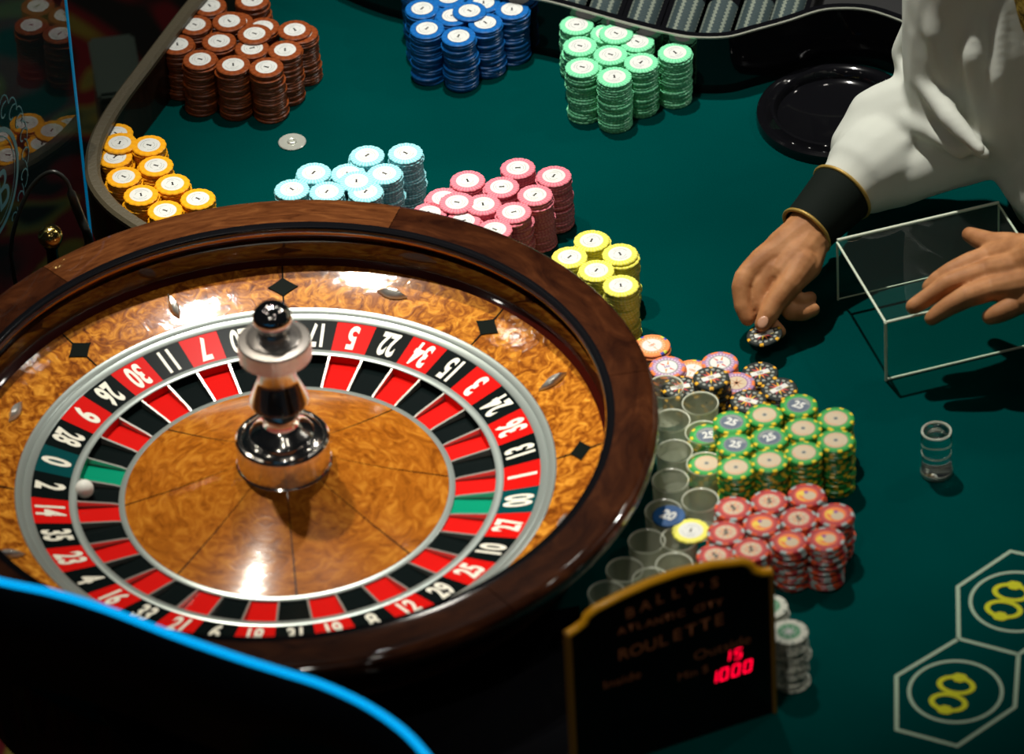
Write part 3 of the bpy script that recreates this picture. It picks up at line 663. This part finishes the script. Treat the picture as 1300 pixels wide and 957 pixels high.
mkobj('rack_floor', extrude_poly(outl, .0005, .012), M['black_matte'], rack)
sv = chip_mat('silver_chip', (.04, .062, .065), [(.22, .25, .20)], 9, .30, rough=.4)
sil = base_plain.copy(); sil.materials.append(sv)
dv = (at(911, 0, .05)-at(899, 35, .05)); dv.z = 0; dv.normalize()
pv = Vector((dv.y, -dv.x, 0))
for ci, xpx in enumerate([707, 752, 798, 846, 893, 940, 987]):
    base = None
    # start right behind the curb along the column direction
    bpx = xpx
    # find curb point closest in image x at tray height
    best = min(epath, key=lambda q: abs(proj(q)[0]-bpx)); s = Vector((best.x, best.y, 0))+dv*.028
    # groove for the column
    g = mkobj('rack_groove', sweep([s-off+Vector((0, 0, .012))-dv*.004, s-off+Vector((0, 0, .012))+dv*.20], [(-.0232, 0), (-.0232, .031), (-.0172, .031), (-.0198, .018), (-.014, .006), (0, .002), (.014, .006), (.0198, .018), (.0172, .031), (.0232, .031), (.0232, 0)]), M['black_gloss'], rack)
    for k in range(26):
        o = mkobj('silver_chip', sil); p = s+dv*(k*.0034)+Vector((0, 0, .0345)); o.location = p
        zax = dv.copy(); xa = pv; ya = zax.cross(xa); spin = .22 + (.035 if k % 2 else -.035)
        x2 = xa*math.cos(spin)+ya*math.sin(spin); y2 = zax.cross(x2)
        o.rotation_euler = Matrix((x2, y2, zax)).transposed().to_euler()
        tag(o, 'silver grey chip on edge, %s from the front, %s rack column from left' % (ORD[k], ORD[ci]), 'chip', 'silver chips in the %s rack column' % ORD[ci])

# ------------------------------------------------------------------ black round drop ring
pc_ = at(1062, 144, .006)
o = mkobj('drop_bowl', lathe([(.0905, .0004), (.0905, .008), (.0895, .011), (.0865, .0125), (.0820, .0115), (.0790, .0095), (.0760, .0118), (.0735, .0150), (.0705, .0158), (.0685, .0140), (.0665, .006), (.0600, .0022), (0, .0015)], 96), M['black_gloss'])
o.location = (pc_.x, pc_.y, 0); tag(o, 'round glossy black bowl set in the felt under the white sleeve', 'bowl')

# metal disc on the felt
p = at(371, 181); o = mkobj('metal_disc', lathe([(0, .0004), (.0156, .0004), (.0158, .0012), (.0150, .0019), (.0060, .0016), (.0052, .0030), (.0042, .0034), (.0030, .0030), (.0026, .0018), (0, .0018)], 48), plain('satin_metal', (.62, .64, .56), .3, metal=.5)); o.location = (p.x, p.y, 0)
tag(o, 'small silver metal disc lying alone on the green felt', 'disc')
# clear win marker
p = at(1189, 600); mk = empty('win_marker', (p.x, p.y, 0)); tag(mk, 'small clear glass cylinder marker standing alone on the felt', 'marker')
mkobj('marker_body', lathe([(0, .0006), (.0160, .0006), (.0168, .003), (.0160, .012), (.0152, .020), (.0152, .030), (.0160, .040), (.0160, .052), (.0150, .0556), (.0125, .0560), (.0110, .053), (.0080, .0515), (0, .051)], 48, smooth=50), M['glass'], mk)
mkobj('marker_foot', lathe([(.0162, .0005), (.0170, .0015), (.0170, .0050), (.0160, .0062), (.0150, .0060), (.0150, .0007)], 48), M['steel'], mk)
mkobj('marker_band', lathe([(.0155, .028), (.0158, .0283), (.0158, .0290), (.0155, .0293)], 48), M['cup_rim'], mk)
mkobj('marker_top_ring', lathe([(.0150, .0550), (.0158, .0553), (.0156, .0566), (.0146, .0568), (.0140, .0556)], 48), M['cup_rim'], mk)

# ------------------------------------------------------------------ clear acrylic bridge
ah = .078
fl_, bl_ = at(1125, 483), at(1064, 381)
ln = (at(1340, 359, ah)-at(1125, 410, ah)); ln.z = 0; LL = .186; ln.normalize()
dp = bl_-fl_; DD = dp.length; ang_l = math.atan2(ln.y, ln.x)
shear = dp-ln*dp.dot(ln)
br = empty('acrylic_riser', (fl_.x, fl_.y, 0)); tag(br, 'clear bent acrylic riser standing on the felt under the hands', 'riser')
def plate(o_, e1, e2, th, nrm):
    P = [o_, o_+e1, o_+e1+e2, o_+e2]; n_ = nrm*th
    return [*P, *[p+n_ for p in P]], [[0, 1, 2, 3], [4, 5, 6, 7], [0, 1, 5, 4], [1, 2, 6, 5], [2, 3, 7, 6], [3, 0, 4, 7]]
Z = Vector((0, 0, 1)); dpv = shear.normalized(); E1 = ln*LL; E2 = dp.copy(); E2 = dp
O = Vector((0, 0, .0004)); H_ = Z*ah; th = .003
nf = ln.cross(Z).normalized()
mkobj('front_panel', mesh('p', *plate(O, E1, H_, th, dpv), None, 0), M['acrylic'], br)
mkobj('back_panel', mesh('p', *plate(O+E2, E1, H_, -th, dpv), None, 0), M['acrylic'], br)
mkobj('top_panel', mesh('p', *plate(O+H_, E1, E2, th, Z), None, 0), M['acrylic'], br)
def edge_bar(a, b_, r_): return tube([a, b_], r_, 8)
eds = [(O, O+H_), (O+E2, O+E2+H_), (O+H_, O+H_+E2), (O+E1+H_, O+E1+H_+E2), (O+E1, O+E1+H_), (O+E1+E2, O+E1+E2+H_), (O+Z*.001, O+E1+Z*.001), (O+E2+Z*.001, O+E2+E1+Z*.001), (O+H_, O+H_+E1), (O+E2+H_+Z*th, O+E2+H_+E1+Z*th)]
rs = [.0019, .0014, .0014, .0013, .0014, .0013, .0016, .0010, .0018, .0019]
for (a, b_), r_ in zip(eds, rs): mkobj('polished_edge', edge_bar(a, b_, r_), M['acrylic_edge_shine'], br)

# ------------------------------------------------------------------ illuminated table sign
sr, sl = at(981, 905), at(722, 990)
sd = (sl-sr); SW = sd.length
sgn = empty('table_sign', (sl.x, sl.y, 0), math.atan2(-sd.y, -sd.x)); tag(sgn, 'black limit sign with a curved golden frame and red lit digits', 'sign')
# outline in local x (0..SW) and z, solved from the picture positions
ux = (sr-sl).normalized()
def sloc(px, py):
    # intersect pixel ray with the sign plane
    d = fw+cr*((px-650)/FPX)-cu*((py-478.5)/FPX); nrm = ux.cross(Z); t = (sl-cpos).dot(nrm)/d.dot(nrm); P = cpos+d*t
    return ((P-sl).dot(ux), P.z)
topline = [(722, 806), (733, 799), (743, 791), (746, 783), (757, 774), (790, 757), (825, 741), (865, 727), (905, 718), (943, 714), (952, 717), (958, 725), (967, 728), (979, 727)]
tl = [sloc(*q) for q in topline]
poly = [(tl[0][0], .0)]+tl+[(tl[-1][0], .0)]
def vpoly(pts, y0, y1):
    n = len(pts); vs = [(x, y0, z) for x, z in pts]+[(x, y1, z) for x, z in pts]
    return mesh('vp', vs, [list(range(n)), list(range(n, 2*n))]+[[i, (i+1) % n, n+(i+1) % n, n+i] for i in range(n)], None, 30)
mkobj('sign_panel', vpoly(poly, 0, .009), plain('sign_black', (.003, .002, .002), .3, coat=.4), sgn)
mkobj('gold_frame', tube([Vector((x, .0020, z)) for x, z in tl], .0046, 12), M['gold_frame'], sgn)
M['gold_shaded'] = plain('gold_frame_shaded', (.42, .20, .03), .4, metal=.5)  # darker gold: shade on the upright frame sides put into the colour
for j in (0, -1):
    mkobj('frame_side', boxmesh(.0045, .013, tl[j][1], .001, (tl[j][0], .0035, tl[j][1]/2)), M['gold_shaded'], sgn)
M['dim_text'] = plain('dim_sign_lettering', (.34, .11, .035), .6)
M['led'] = plain('red_led', (.5, 0, .01), .4, emit=(1, .0, .03), es=2.2)
def sign_text(s, px, py, h, mat, xs=1., off_=.0, slant=0., nm='lettering'):
    me = textmesh(s, h, xs, off_, 0., res=3); x0, z0 = sloc(px, py)
    for v_ in me.vertices: v_.co = Vector((x0+v_.co.x+slant*v_.co.y, -.0006, z0+v_.co.y))
    return mkobj(nm, me, mat, sgn)
def sign_arc(s, pts, h, mat, xs=1.):
    for ch, (px, py) in zip(s, pts):
        if ch != ' ': sign_text(ch, px, py, h, mat, xs, .0003, nm='letter')
sign_arc("BALLY'S", [(800, 777), (819, 768), (838, 759), (858, 752), (876, 747), (890, 742), (907, 739)], .0175, M['dim_text'])
sign_arc("ATLANTIC CITY", [(789, 800), (801, 796), (812, 793), (824, 790), (836, 787), (847, 783), (854, 781), (864, 778), (876, 775), (886, 772), (893, 769), (902, 767), (913, 764)], .0115, M['dim_text'], 1.1)
sign_arc("ROULETTE", [(792, 829), (808, 824), (826, 818), (842, 812), (860, 805), (877, 799), (895, 792), (913, 786)], .0200, M['dim_text'])
sign_text('Outside', 917, 821, .0170, M['dim_text'], 1.15); sign_text('Inside', 790, 862, .0150, M['dim_text'], 1.2)
sign_text('Min $', 880, 854, .0135, M['dim_text'], 1.1)
SEG = {'0': 'abcdef', '1': 'bc', '5': 'acdfg'}
def seg_digit(ch, px, py, h, wd):
    x0, z0 = sloc(px, py); t = h*.06; L = []
    def bar(cx1, cz1, hx, hz): 
        pts = [(cx1-hx, cz1-hz), (cx1+hx, cz1-hz), (cx1+hx, cz1+hz), (cx1-hx, cz1+hz)]
        return [Vector((x0+a+.14*b2, -.0008, z0+b2)) for a, b2 in pts], [[0, 1, 2, 3]]
    q = {'a': (0, h/2, wd/2, t), 'g': (0, 0, wd/2, t), 'd': (0, -h/2, wd/2, t), 'f': (-wd/2, h/4, t, h/4), 'b': (wd/2, h/4, t, h/4), 'e': (-wd/2, -h/4, t, h/4), 'c': (wd/2, -h/4, t, h/4)}
    for s_ in SEG[ch]: L.append(bar(*q[s_]))
    V, F = join_lists(L); return mkobj('led_digit', mesh('led', V, F, None, 0), M['led'], sgn)
seg_digit('1', 922, 833, .0120, .0070); seg_digit('5', 937, 829, .0120, .0070)
for ch, x, y in (('1', 905, 860), ('0', 919, 855), ('0', 934, 850), ('0', 949, 845)): seg_digit(ch, x, y, .0140, .0072)

# ------------------------------------------------------------------ acrylic screens at the left
Mx = at(118, 160, .066); nrm = Vector((math.cos(math.radians(-22)), math.sin(math.radians(-22)), 0)); tdir = Vector((-nrm.y, nrm.x, 0))  # along the sheet, away from camera
def on_sheet(px, py):
    d = fw+cr*((px-650)/FPX)-cu*((py-478.5)/FPX); t = (Mx-cpos).dot(nrm)/d.dot(nrm); return cpos+d*t
e = on_sheet(101, 165)
eg_ = Vector((e.x, e.y, 0))
scr = empty('acrylic_screen', (eg_.x, eg_.y, 0)); tag(scr, 'tall clear acrylic screen with a blue edge and etched crest at the left', 'screen')
W2 = .42; ztop = on_sheet(76, -14).z
sh = [(0, -.10), (0, ztop-.012), (-.006, ztop), (-W2, ztop+.25), (-W2, -.10)]
def sheet_poly(pts, t0, t1):
    n = len(pts); vs = [tdir*a+Z*z+nrm*t0 for a, z in pts]+[tdir*a+Z*z+nrm*t1 for a, z in pts]
    return mesh('sp', vs, [list(range(n)), list(range(n, 2*n))]+[[i, (i+1) % n, n+(i+1) % n, n+i] for i in range(n)], None, 0)
mkobj('sheet', sheet_poly(sh, 0, -.003), M['screen'], scr)
mkobj('lit_edge', tube([Z*.0+Z*-.08, Z*(ztop-.012)], .0016, 8), M['screen_edge'], scr)
mkobj('lit_edge', tube([Z*(ztop-.012), tdir*-.006+Z*ztop, tdir*-.15+Z*(ztop+.09)], .0016, 8), M['screen_edge'], scr)
def sh_uv(px, py):
    P = on_sheet(px, py)-eg_; return (P.dot(tdir), P.z)
cu0 = sh_uv(-8, 236)
def sheet_strip(pts, wd, closed=False):
    vs, fs = strip([(a, b2) for a, b2 in pts], wd, 0, closed)
    return [tdir*v_.x+Z*v_.y+nrm*.0006 for v_ in vs], fs
L = []
rx_ = abs(sh_uv(26, 225)[0]-cu0[0]); rz_ = .052
L.append(sheet_strip([(cu0[0]+math.cos(2*PI*k/40)*.062, cu0[1]+math.sin(2*PI*k/40)*.062) for k in range(40)], .0055, True))
L.append(sheet_strip([(cu0[0]+math.cos(2*PI*k/40)*.054, cu0[1]+math.sin(2*PI*k/40)*.054) for k in range(40)], .0012, True))
for k in range(9):
    t = -1.1+k*.30
    c0_ = (cu0[0]+.080*math.cos(t), cu0[1]+.080*math.sin(t))
    L.append(sheet_strip([(c0_[0]+.013*(1-q/9)*math.cos(t+q*.6), c0_[1]+.013*(1-q/9)*math.sin(t+q*.6)) for q in range(8)], .0018))
    L.append(sheet_strip([(c0_[0]+.012*math.cos(t-1+q*.4), c0_[1]+.018*math.sin(t-1+q*.4)+.004) for q in range(7)], .0014))
V, F = join_lists(L); mkobj('etched_crest', mesh('crest', V, F, None, 0), M['etch'], scr)
tm = textmesh('B', .070, .8, .0, 0.)
bc = sh_uv(4, 238)
for v_ in tm.vertices: v_.co = tdir*(bc[0]+v_.co.x)+Z*(bc[1]+v_.co.y)+nrm*.0006
mkobj('etched_letter', tm, M['etch'], scr)

# foreground smoked screen with glowing blue edge
zf = .27
bp_ = [(-120, 712), (-60, 722), (0, 738), (70, 753), (140, 775), (220, 806), (300, 834), (360, 853), (412, 870), (470, 898), (520, 935), (560, 985), (590, 1040)]
bpath = catmull([at(x, y, zf) for x, y in bp_], 5)
off2 = Vector((bpath[0].x, bpath[0].y, 0))
fs_ = empty('blue_edged_screen', off2); tag(fs_, 'dark acrylic screen with a glowing blue top edge in the lower left foreground', 'screen')
mkobj('glowing_edge', tube([p-off2 for p in bpath], .0040, 10), M['blue_edge'], fs_)
vs = []; fc = []
for p in bpath: q = p-off2; vs += [q+Z*-.002, Vector((q.x, q.y, .14))]
for i in range(len(bpath)-1): fc.append([2*i, 2*i+2, 2*i+3, 2*i+1])
o = mkobj('smoked_sheet', mesh('ss', vs, fc, None, 60), M['smoked'], fs_)
sm = o.modifiers.new('thickness', 'SOLIDIFY'); sm.thickness = .003; sm.offset = 0

# brass knob, cable, grey box
p = at(64, 300, .13); kb = empty('brass_post', (p.x, p.y, -.14)); tag(kb, 'brass ball on a dark post beside the wheel rim at left', 'post')
ob = sphere('brass_ball', .0135, (0, 0, .27), M['brass']); ob.parent = kb
mkobj('post', lathe([(.0, 0), (.03, 0), (.03, .006), (.007, .010), (.0065, .255), (.009, .258), (.009, .262), (0, .262)], 32), M['black_gloss'], kb)
cp = [(22, 372, .02), (17, 345, .06), (14, 315, .09), (20, 283, .12), (34, 247, .15), (50, 226, .17), (68, 218, .18), (84, 229, .17), (92, 250, .15), (102, 276, .12), (111, 298, .10), (116, 325, .05)]
path = catmull([at(*c) for c in cp], 5)
nr = len(path); rad = [.0024 if i < nr*.68 else .0050 if i < nr*.93 else .0062 for i in range(nr)]
o0 = path[0].copy(); o = mkobj('microphone_cable', tube([q-o0 for q in path], rad), plain('black_rubber', (.012, .013, .011), .35)); o.location = o0
tag(o, 'black looped cable standing beside the brass ball', 'cable')
p = at(148, 92, -.22); bx = empty('grey_box', (p.x, p.y, -.42), .12); tag(bx, 'grey green metal box beyond the table rail', 'box')
M['greybox'] = plain('grey_box', (.09, .13, .11), .4)
mkobj('box_body', boxmesh(.052, .12, .20, .005, (0, 0, .10)), M['greybox'], bx)
mkobj('box_lid', boxmesh(.056, .124, .012, .004, (0, 0, .207)), M['greybox'], bx)
mkobj('box_stand', boxmesh(.05, .10, .38, .003, (0, 0, -.19)), M['black_matte'], bx)
# carpet light
spot('aisle_light', (-.9, 1.6, 1.9), (-.5, 1.6, -.8), 14, 60, .8, .1, (1, .9, .7))

# ------------------------------------------------------------------ croupier
def capsule(bm, p1, r1, p2, r2, seg=14):
    p1 = Vector(p1); p2 = Vector(p2); ax = p2-p1; L = ax.length
    q = ax.to_track_quat('Z', 'Y') if L > 1e-6 else None
    rings = []
    def ring_at(c, r_):
        out = []
        for k in range(seg):
            a = 2*PI*k/seg; v_ = Vector((r_*math.cos(a), r_*math.sin(a), 0)); v_ = (q @ v_) if q else v_; out.append(bm.verts.new(c+v_))
        return out
    d = ax.normalized() if L > 1e-6 else Z
    bot = bm.verts.new(p1-d*r1); top = bm.verts.new(p2+d*r2)
    for t in (-60, -30, 0): a = math.radians(t); rings.append(ring_at(p1+d*r1*math.sin(a), r1*math.cos(a)))
    for t in (0, 30, 60): a = math.radians(t); rings.append(ring_at(p2+d*r2*math.sin(a), r2*math.cos(a)))
    for i in range(len(rings)-1):
        for k in range(seg): bm.faces.new((rings[i][k], rings[i][(k+1) % seg], rings[i+1][(k+1) % seg], rings[i+1][k]))
    for k in range(seg):
        bm.faces.new((bot, rings[0][(k+1) % seg], rings[0][k])); bm.faces.new((top, rings[-1][k], rings[-1][(k+1) % seg]))
def body(name, chains, mat, parent, voxel, smooth=6, disp=None):
    """chains: lists of (px, py, z, r) joints"""
    bm = bmesh.new()
    for ch in chains:
        for i in range(len(ch)-1):
            a, b_ = ch[i], ch[i+1]
            capsule(bm, at(*a[:3]) if len(a) == 4 else a[0], a[-1], at(*b_[:3]) if len(b_) == 4 else b_[0], b_[-1])
    me = bpy.data.meshes.new(name); bm.to_mesh(me); bm.free()
    o = mkobj(name, me, mat, parent)
    r_ = o.modifiers.new('remesh', 'REMESH'); r_.mode = 'VOXEL'; r_.voxel_size = voxel; r_.use_smooth_shade = True
    s_ = o.modifiers.new('smooth', 'SMOOTH'); s_.iterations = smooth; s_.factor = .5
    if disp:
        tx = bpy.data.textures.new(name+'_folds', 'CLOUDS'); tx.noise_scale = disp[0]; tx.noise_depth = 1
        d_ = o.modifiers.new('folds', 'DISPLACE'); d_.texture = tx; d_.strength = disp[1]; d_.mid_level = .5; d_.texture_coords = 'GLOBAL'
    return o
m, nt, b = newmat('skin'); tc = nt.nodes.new('ShaderNodeTexCoord'); n1 = nt.nodes.new('ShaderNodeTexNoise'); n1.inputs['Scale'].default_value = 45; n1.inputs['Detail'].default_value = 5
nt.links.new(tc.outputs['Object'], n1.inputs['Vector']); r = ramp(nt, [(.3, (.36, .145, .050)), (.7, (.58, .27, .11))]); nt.links.new(n1.outputs['Fac'], r.inputs[0]); nt.links.new(r.outputs[0], b.inputs['Base Color'])
b.inputs['Roughness'].default_value = .62; b.inputs['Specular IOR Level'].default_value = .3; b.inputs['Subsurface Weight'].default_value = .12; b.inputs['Subsurface Radius'].default_value = (.01, .004, .002); b.inputs['Subsurface Scale'].default_value = .3
n3 = nt.nodes.new('ShaderNodeTexNoise'); n3.inputs['Scale'].default_value = 260; nt.links.new(tc.outputs['Object'], n3.inputs['Vector'])
bp = nt.nodes.new('ShaderNodeBump'); bp.inputs['Strength'].default_value = .25; bp.inputs['Distance'].default_value = .0006; nt.links.new(n3.outputs['Fac'], bp.inputs['Height']); nt.links.new(bp.outputs['Normal'], b.inputs['Normal'])
M['skin'] = m
M['nail'] = plain('nail', (.58, .30, .18), .3)
M['shirt'] = plain('white_shirt', (.66, .68, .60), .85, bump=(1200, .2), spec=.2)
M['cuff'] = plain('black_cuff', (.008, .012, .009), .8, spec=.1)
M['trouser'] = plain('black_trousers', (.006, .006, .006), .8)
pp = empty('person', (0, 0, 0)); pg = at(1330, 120, 0)
tag(pp, 'croupier in a white shirt with black gold-piped cuffs, placing a chip', 'person')
# right hand pinching a chip
rh_ = [
    [(1082, 228, .150, .026), (1050, 262, .130, .0255), (1024, 296, .112, .0265)],
    [(1024, 296, .112, .0250), (996, 318, .104, .0235), (968, 336, .098, .0165)],
    [(1030, 304, .108, .0220), (1010, 330, .100, .0220), (994, 345, .094, .0170)],
    [(1034, 312, .104, .0150), (1026, 338, .094, .0150), (1006, 356, .088, .0145)],
    [(1000, 312, .108, .0200), (968, 334, .101, .0170), (952, 345, .097, .0128)],
    # index
    [(962, 338, .099, .0135), (946, 352, .092, .0122), (941, 364, .083, .0108), (943, 388, .058, .0098), (949, 404, .040, .0086)],
    # second finger beside it
    [(980, 342, .095, .0150), (966, 362, .078, .0135), (964, 384, .058, .0108), (972, 404, .036, .0088), (989, 421, .0215, .0078)],
    # thumb
    [(1018, 334, .102, .0180), (1002, 360, .090, .0140), (984, 384, .070, .0118), (976, 398, .057, .0112), (968, 411, .0440, .0090)],
    # ring and little finger curled back to the right
    [(992, 345, .090, .0125), (992, 378, .056, .0110), (1004, 396, .042, .0098), (1020, 397, .038, .0092), (1032, 393, .037, .0078)],
    [(1004, 345, .088, .0120), (1004, 374, .062, .0100), (1016, 382, .052, .0084), (1029, 378, .050, .0072)],
]
rh_ = [[(a_, b_, .024+(c_-.024)*.60, d_) for a_, b_, c_, d_ in ch] for ch in rh_]
body('right_hand', rh_, M['skin'], pp, .0016, 5)
def nail(px, py, z, r_, dirv, nv, parent):
    bm = bmesh.new(); bmesh.ops.create_uvsphere(bm, u_segments=16, v_segments=8, radius=1)
    me = bpy.data.meshes.new('nail'); bm.to_mesh(me); bm.free(); me.polygons.foreach_set('use_smooth', [True]*len(me.polygons))
    x_ = dirv.normalized(); z_ = nv.normalized(); y_ = z_.cross(x_).normalized(); z_ = x_.cross(y_)
    c = at(px, py, z)
    for v_ in me.vertices: v_.co = c+x_*v_.co.x*r_+y_*v_.co.y*r_*.75+z_*v_.co.z*r_*.16
    mkobj('nail', me, M['nail'], parent)
tocam = -fw
nail(968.5, 409, .0455, .0072, at(965, 415, .037)-at(975, 398, .047), (tocam+Z*.4), pp)
# chip in hand
pch = at(970, 426, .026)
o = put_chip('black', (pch.x, pch.y, .0285), .2, 0, (-.04, -.16)); tag(o, 'black chip with flame centre held between thumb and fingers', 'chip')
# left hand reaching over the riser
lz = .100
lh_ = [
    [(1345, 318, .150, .027), (1318, 332, .132, .0275), (1290, 342, .118, .0220)],
    [(1312, 318, .134, .0200), (1285, 322, .124, .0185), (1256, 326, .116, .0145)],
    [(1318, 336, .130, .0210), (1285, 342, .122, .0190), (1254, 345, .115, .0150)],
    [(1322, 356, .126, .0200), (1290, 362, .116, .0180), (1258, 366, .110, .0140)],
    [(1330, 372, .120, .0180), (1308, 380, .108, .0150), (1296, 382, .104, .0130)],
    [(1312, 318, .132, .0170), (1278, 312, .124, .0150), (1258, 309, .120, .0125), (1242, 303, .118, .0108), (1231, 298, .117, .0088)],
    [(1256, 327, .116, .0138), (1232, 334, .116, .0122), (1208, 345, .112, .0110), (1190, 356, .104, .0098), (1180, 364, .098, .0082)],
    [(1254, 345, .115, .0140), (1230, 352, .115, .0125), (1204, 360, .112, .0115), (1180, 376, .102, .0100), (1160, 389, .094, .0088)],
    [(1258, 366, .110, .0138), (1228, 376, .112, .0125), (1206, 388, .104, .0108), (1192, 397, .097, .0095), (1183, 404, .092, .0082)],
    [(1298, 382, .102, .0130), (1282, 391, .100, .0118), (1268, 398, .096, .0105), (1257, 402, .092, .0090)],
]
body('left_hand', lh_, M['skin'], pp, .0016, 5)
# cuffs (black with gold piping)
def cuff(pts, r1, r2, name, parent):
    a, b_ = pts; ax = (b_-a); L = ax.length; q = ax.to_track_quat('Z', 'Y')
    me = lathe([(r1-.003, .002), (r1, 0), (r1*.6+r2*.4, L*.45), (r2, L), (r2-.003, L-.002)], 40)
    for v_ in me.vertices: v_.co = (q @ v_.co)+a
    o = mkobj(name, me, M['cuff'], parent)
    for rr, zz in ((r1, 0.), (r2, L)):
        t = []
        for k in range(41): an = 2*PI*k/40; t.append((q @ Vector((rr*math.cos(an), rr*math.sin(an), zz)))+a)
        mkobj('gold_piping', tube(t, .0022, 8), M['gold'], o)
    return o
c_a, c_b = at(1024, 293, .078), at(1069, 244, .092)
cuff((c_a, c_b), .0300, .0365, 'right_cuff', pp)
g_ = mkobj('cuff_link', tube([at(1011, 264, .098), at(1016, 254, .103), at(1023, 247, .104)], .0026, 8), M['gold'], pp)
lc_a, lc_b = at(1340, 321, .148), at(1385, 290, .175)
cuff((lc_a, lc_b), .032, .038, 'left_cuff', pp)
# shirt: sleeves and trunk as one garment
sleeve = [
    [(1076, 238, .094, .036), (1105, 215, .098, .050), (1140, 190, .100, .053), (1185, 165, .115, .052), (1222, 158, .140, .054)],
    [(1088, 185, .100, .030), (1120, 155, .115, .042), (1165, 145, .130, .050)],
    [(1100, 250, .085, .018), (1130, 232, .085, .030), (1190, 205, .105, .036), (1240, 180, .130, .044)],
    [(1222, 158, .140, .054), (1208, 95, .190, .054), (1212, 30, .250, .058), (1225, -50, .320, .066), (1255, -120, .370, .072)],
    [(1150, 92, .160, .013), (1146, 66, .180, .014), (1168, 40, .210, .022), (1185, 10, .24, .03)],
    [(1255, -120, .370, .072), (1345, -140, .38, .10), (1450, -120, .38, .10)],
    [(1345, -130, .36, .115), (1362, 0, .25, .118), (1378, 110, .15, .120), (1395, 190, .08, .118)],
    [(1290, -20, .300, .048), (1284, 60, .235, .048), (1290, 130, .175, .046), (1304, 190, .120, .040), (1330, 245, .09, .040)],
    [(1262, 20, .270, .036), (1256, 90, .215, .036), (1262, 150, .165, .036), (1286, 205, .115, .028), (1308, 248, .085, .024)],
    [(1450, -120, .38, .09), (1500, 60, .28, .075), (1480, 190, .24, .07), (1380, 292, .170, .040)],
]
def lift(chains, d):   # fold ridges sit on the cloth: same line, a little proud of it
    return [[(a_, b_, c_+d, e_) for a_, b_, c_, e_ in ch] for ch in chains]
folds = [
    [(1058, 206, .124, .007), (1078, 172, .132, .011), (1104, 150, .146, .013), (1140, 148, .158, .014), (1180, 164, .168, .013), (1220, 192, .168, .009)],
    [(1072, 222, .124, .006), (1096, 190, .134, .009), (1124, 176, .144, .008), (1154, 180, .150, .005)],
    [(1140, 66, .192, .006), (1154, 98, .184, .011), (1178, 132, .182, .012), (1212, 166, .178, .011), (1250, 196, .166, .007)],
    [(1160, 24, .252, .008), (1166, 70, .226, .012), (1178, 108, .214, .013), (1206, 150, .202, .012), (1244, 190, .186, .008)],
    [(1204, -90, .365, .014), (1192, -10, .320, .016), (1190, 40, .280, .017), (1200, 92, .236, .012), (1216, 130, .205, .006)],
    [(1246, -90, .375, .010), (1238, 0, .314, .013), (1236, 70, .264, .014), (1240, 130, .208, .011), (1262, 200, .150, .004)],
    [(1282, -90, .385, .008), (1272, 20, .304, .010), (1268, 100, .240, .011), (1276, 170, .174, .008), (1296, 230, .118, .004)],
]
body('shirt', sleeve+lift(folds, -.012), M['shirt'], pp, .0034, 15, (.06, .004))
M['brocade'] = wood('gold_brocade', [(.35, (.02, .015, .004)), (.5, (.45, .30, .04)), (.65, (.75, .55, .12))], (1, 1, 1), 110, .4, .2, distort=2)
vest = [[(1374, -90, .345, .112), (1396, -40, .305, .118), (1436, 50, .225, .118), (1446, 140, .15, .112)]]
body('vest', vest, M['brocade'], pp, .004, 4)
body('trousers', [[(at(1395, 190, .06), .112), (Vector((1.02, .60, -.06)), .12), (Vector((1.03, .66, -.30)), .12), (Vector((1.04, .66, -.70)), .09)]], M['trouser'], pp, .01, 3)

# neck and head (above the picture's top edge)
hc = at(1330, -150, .37)+Vector((0, 0, .0))
def rel(x, y, z): return hc+Vector((x, y, z))
body('head', [[(rel(0, 0, .02), .060), (rel(0, -.03, .13), .056)],
              [(rel(0, -.01, .26), .088), (rel(0, -.05, .23), .080)], [(rel(0, -.06, .20), .066), (rel(0, -.085, .155), .046)],
              [(rel(0, -.125, .235), .010), (rel(0, -.145, .195), .015)], [(rel(-.018, -.128, .165), .010), (rel(.018, -.128, .165), .010)],
              [(rel(-.088, -.03, .235), .010), (rel(-.086, -.03, .195), .009)], [(rel(.088, -.03, .235), .010), (rel(.086, -.03, .195), .009)],
              [(rel(-.045, -.118, .255), .010), (rel(-.012, -.124, .255), .009)], [(rel(.045, -.118, .255), .010), (rel(.012, -.124, .255), .009)]], M['skin'], pp, .005, 4)
for sx in (-1, 1):
    e_ = sphere('eye', .0125, rel(sx*.030, -.118, .232), plain('eye_dark', (.03, .02, .015), .2)); e_.parent = pp
body('hair', [[(rel(0, .01, .285), .092), (rel(0, -.045, .30), .078)], [(rel(0, .035, .22), .080), (rel(0, .03, .17), .062)]], plain('black_hair', (.01, .008, .007), .6), pp, .005, 4, (.01, .004))
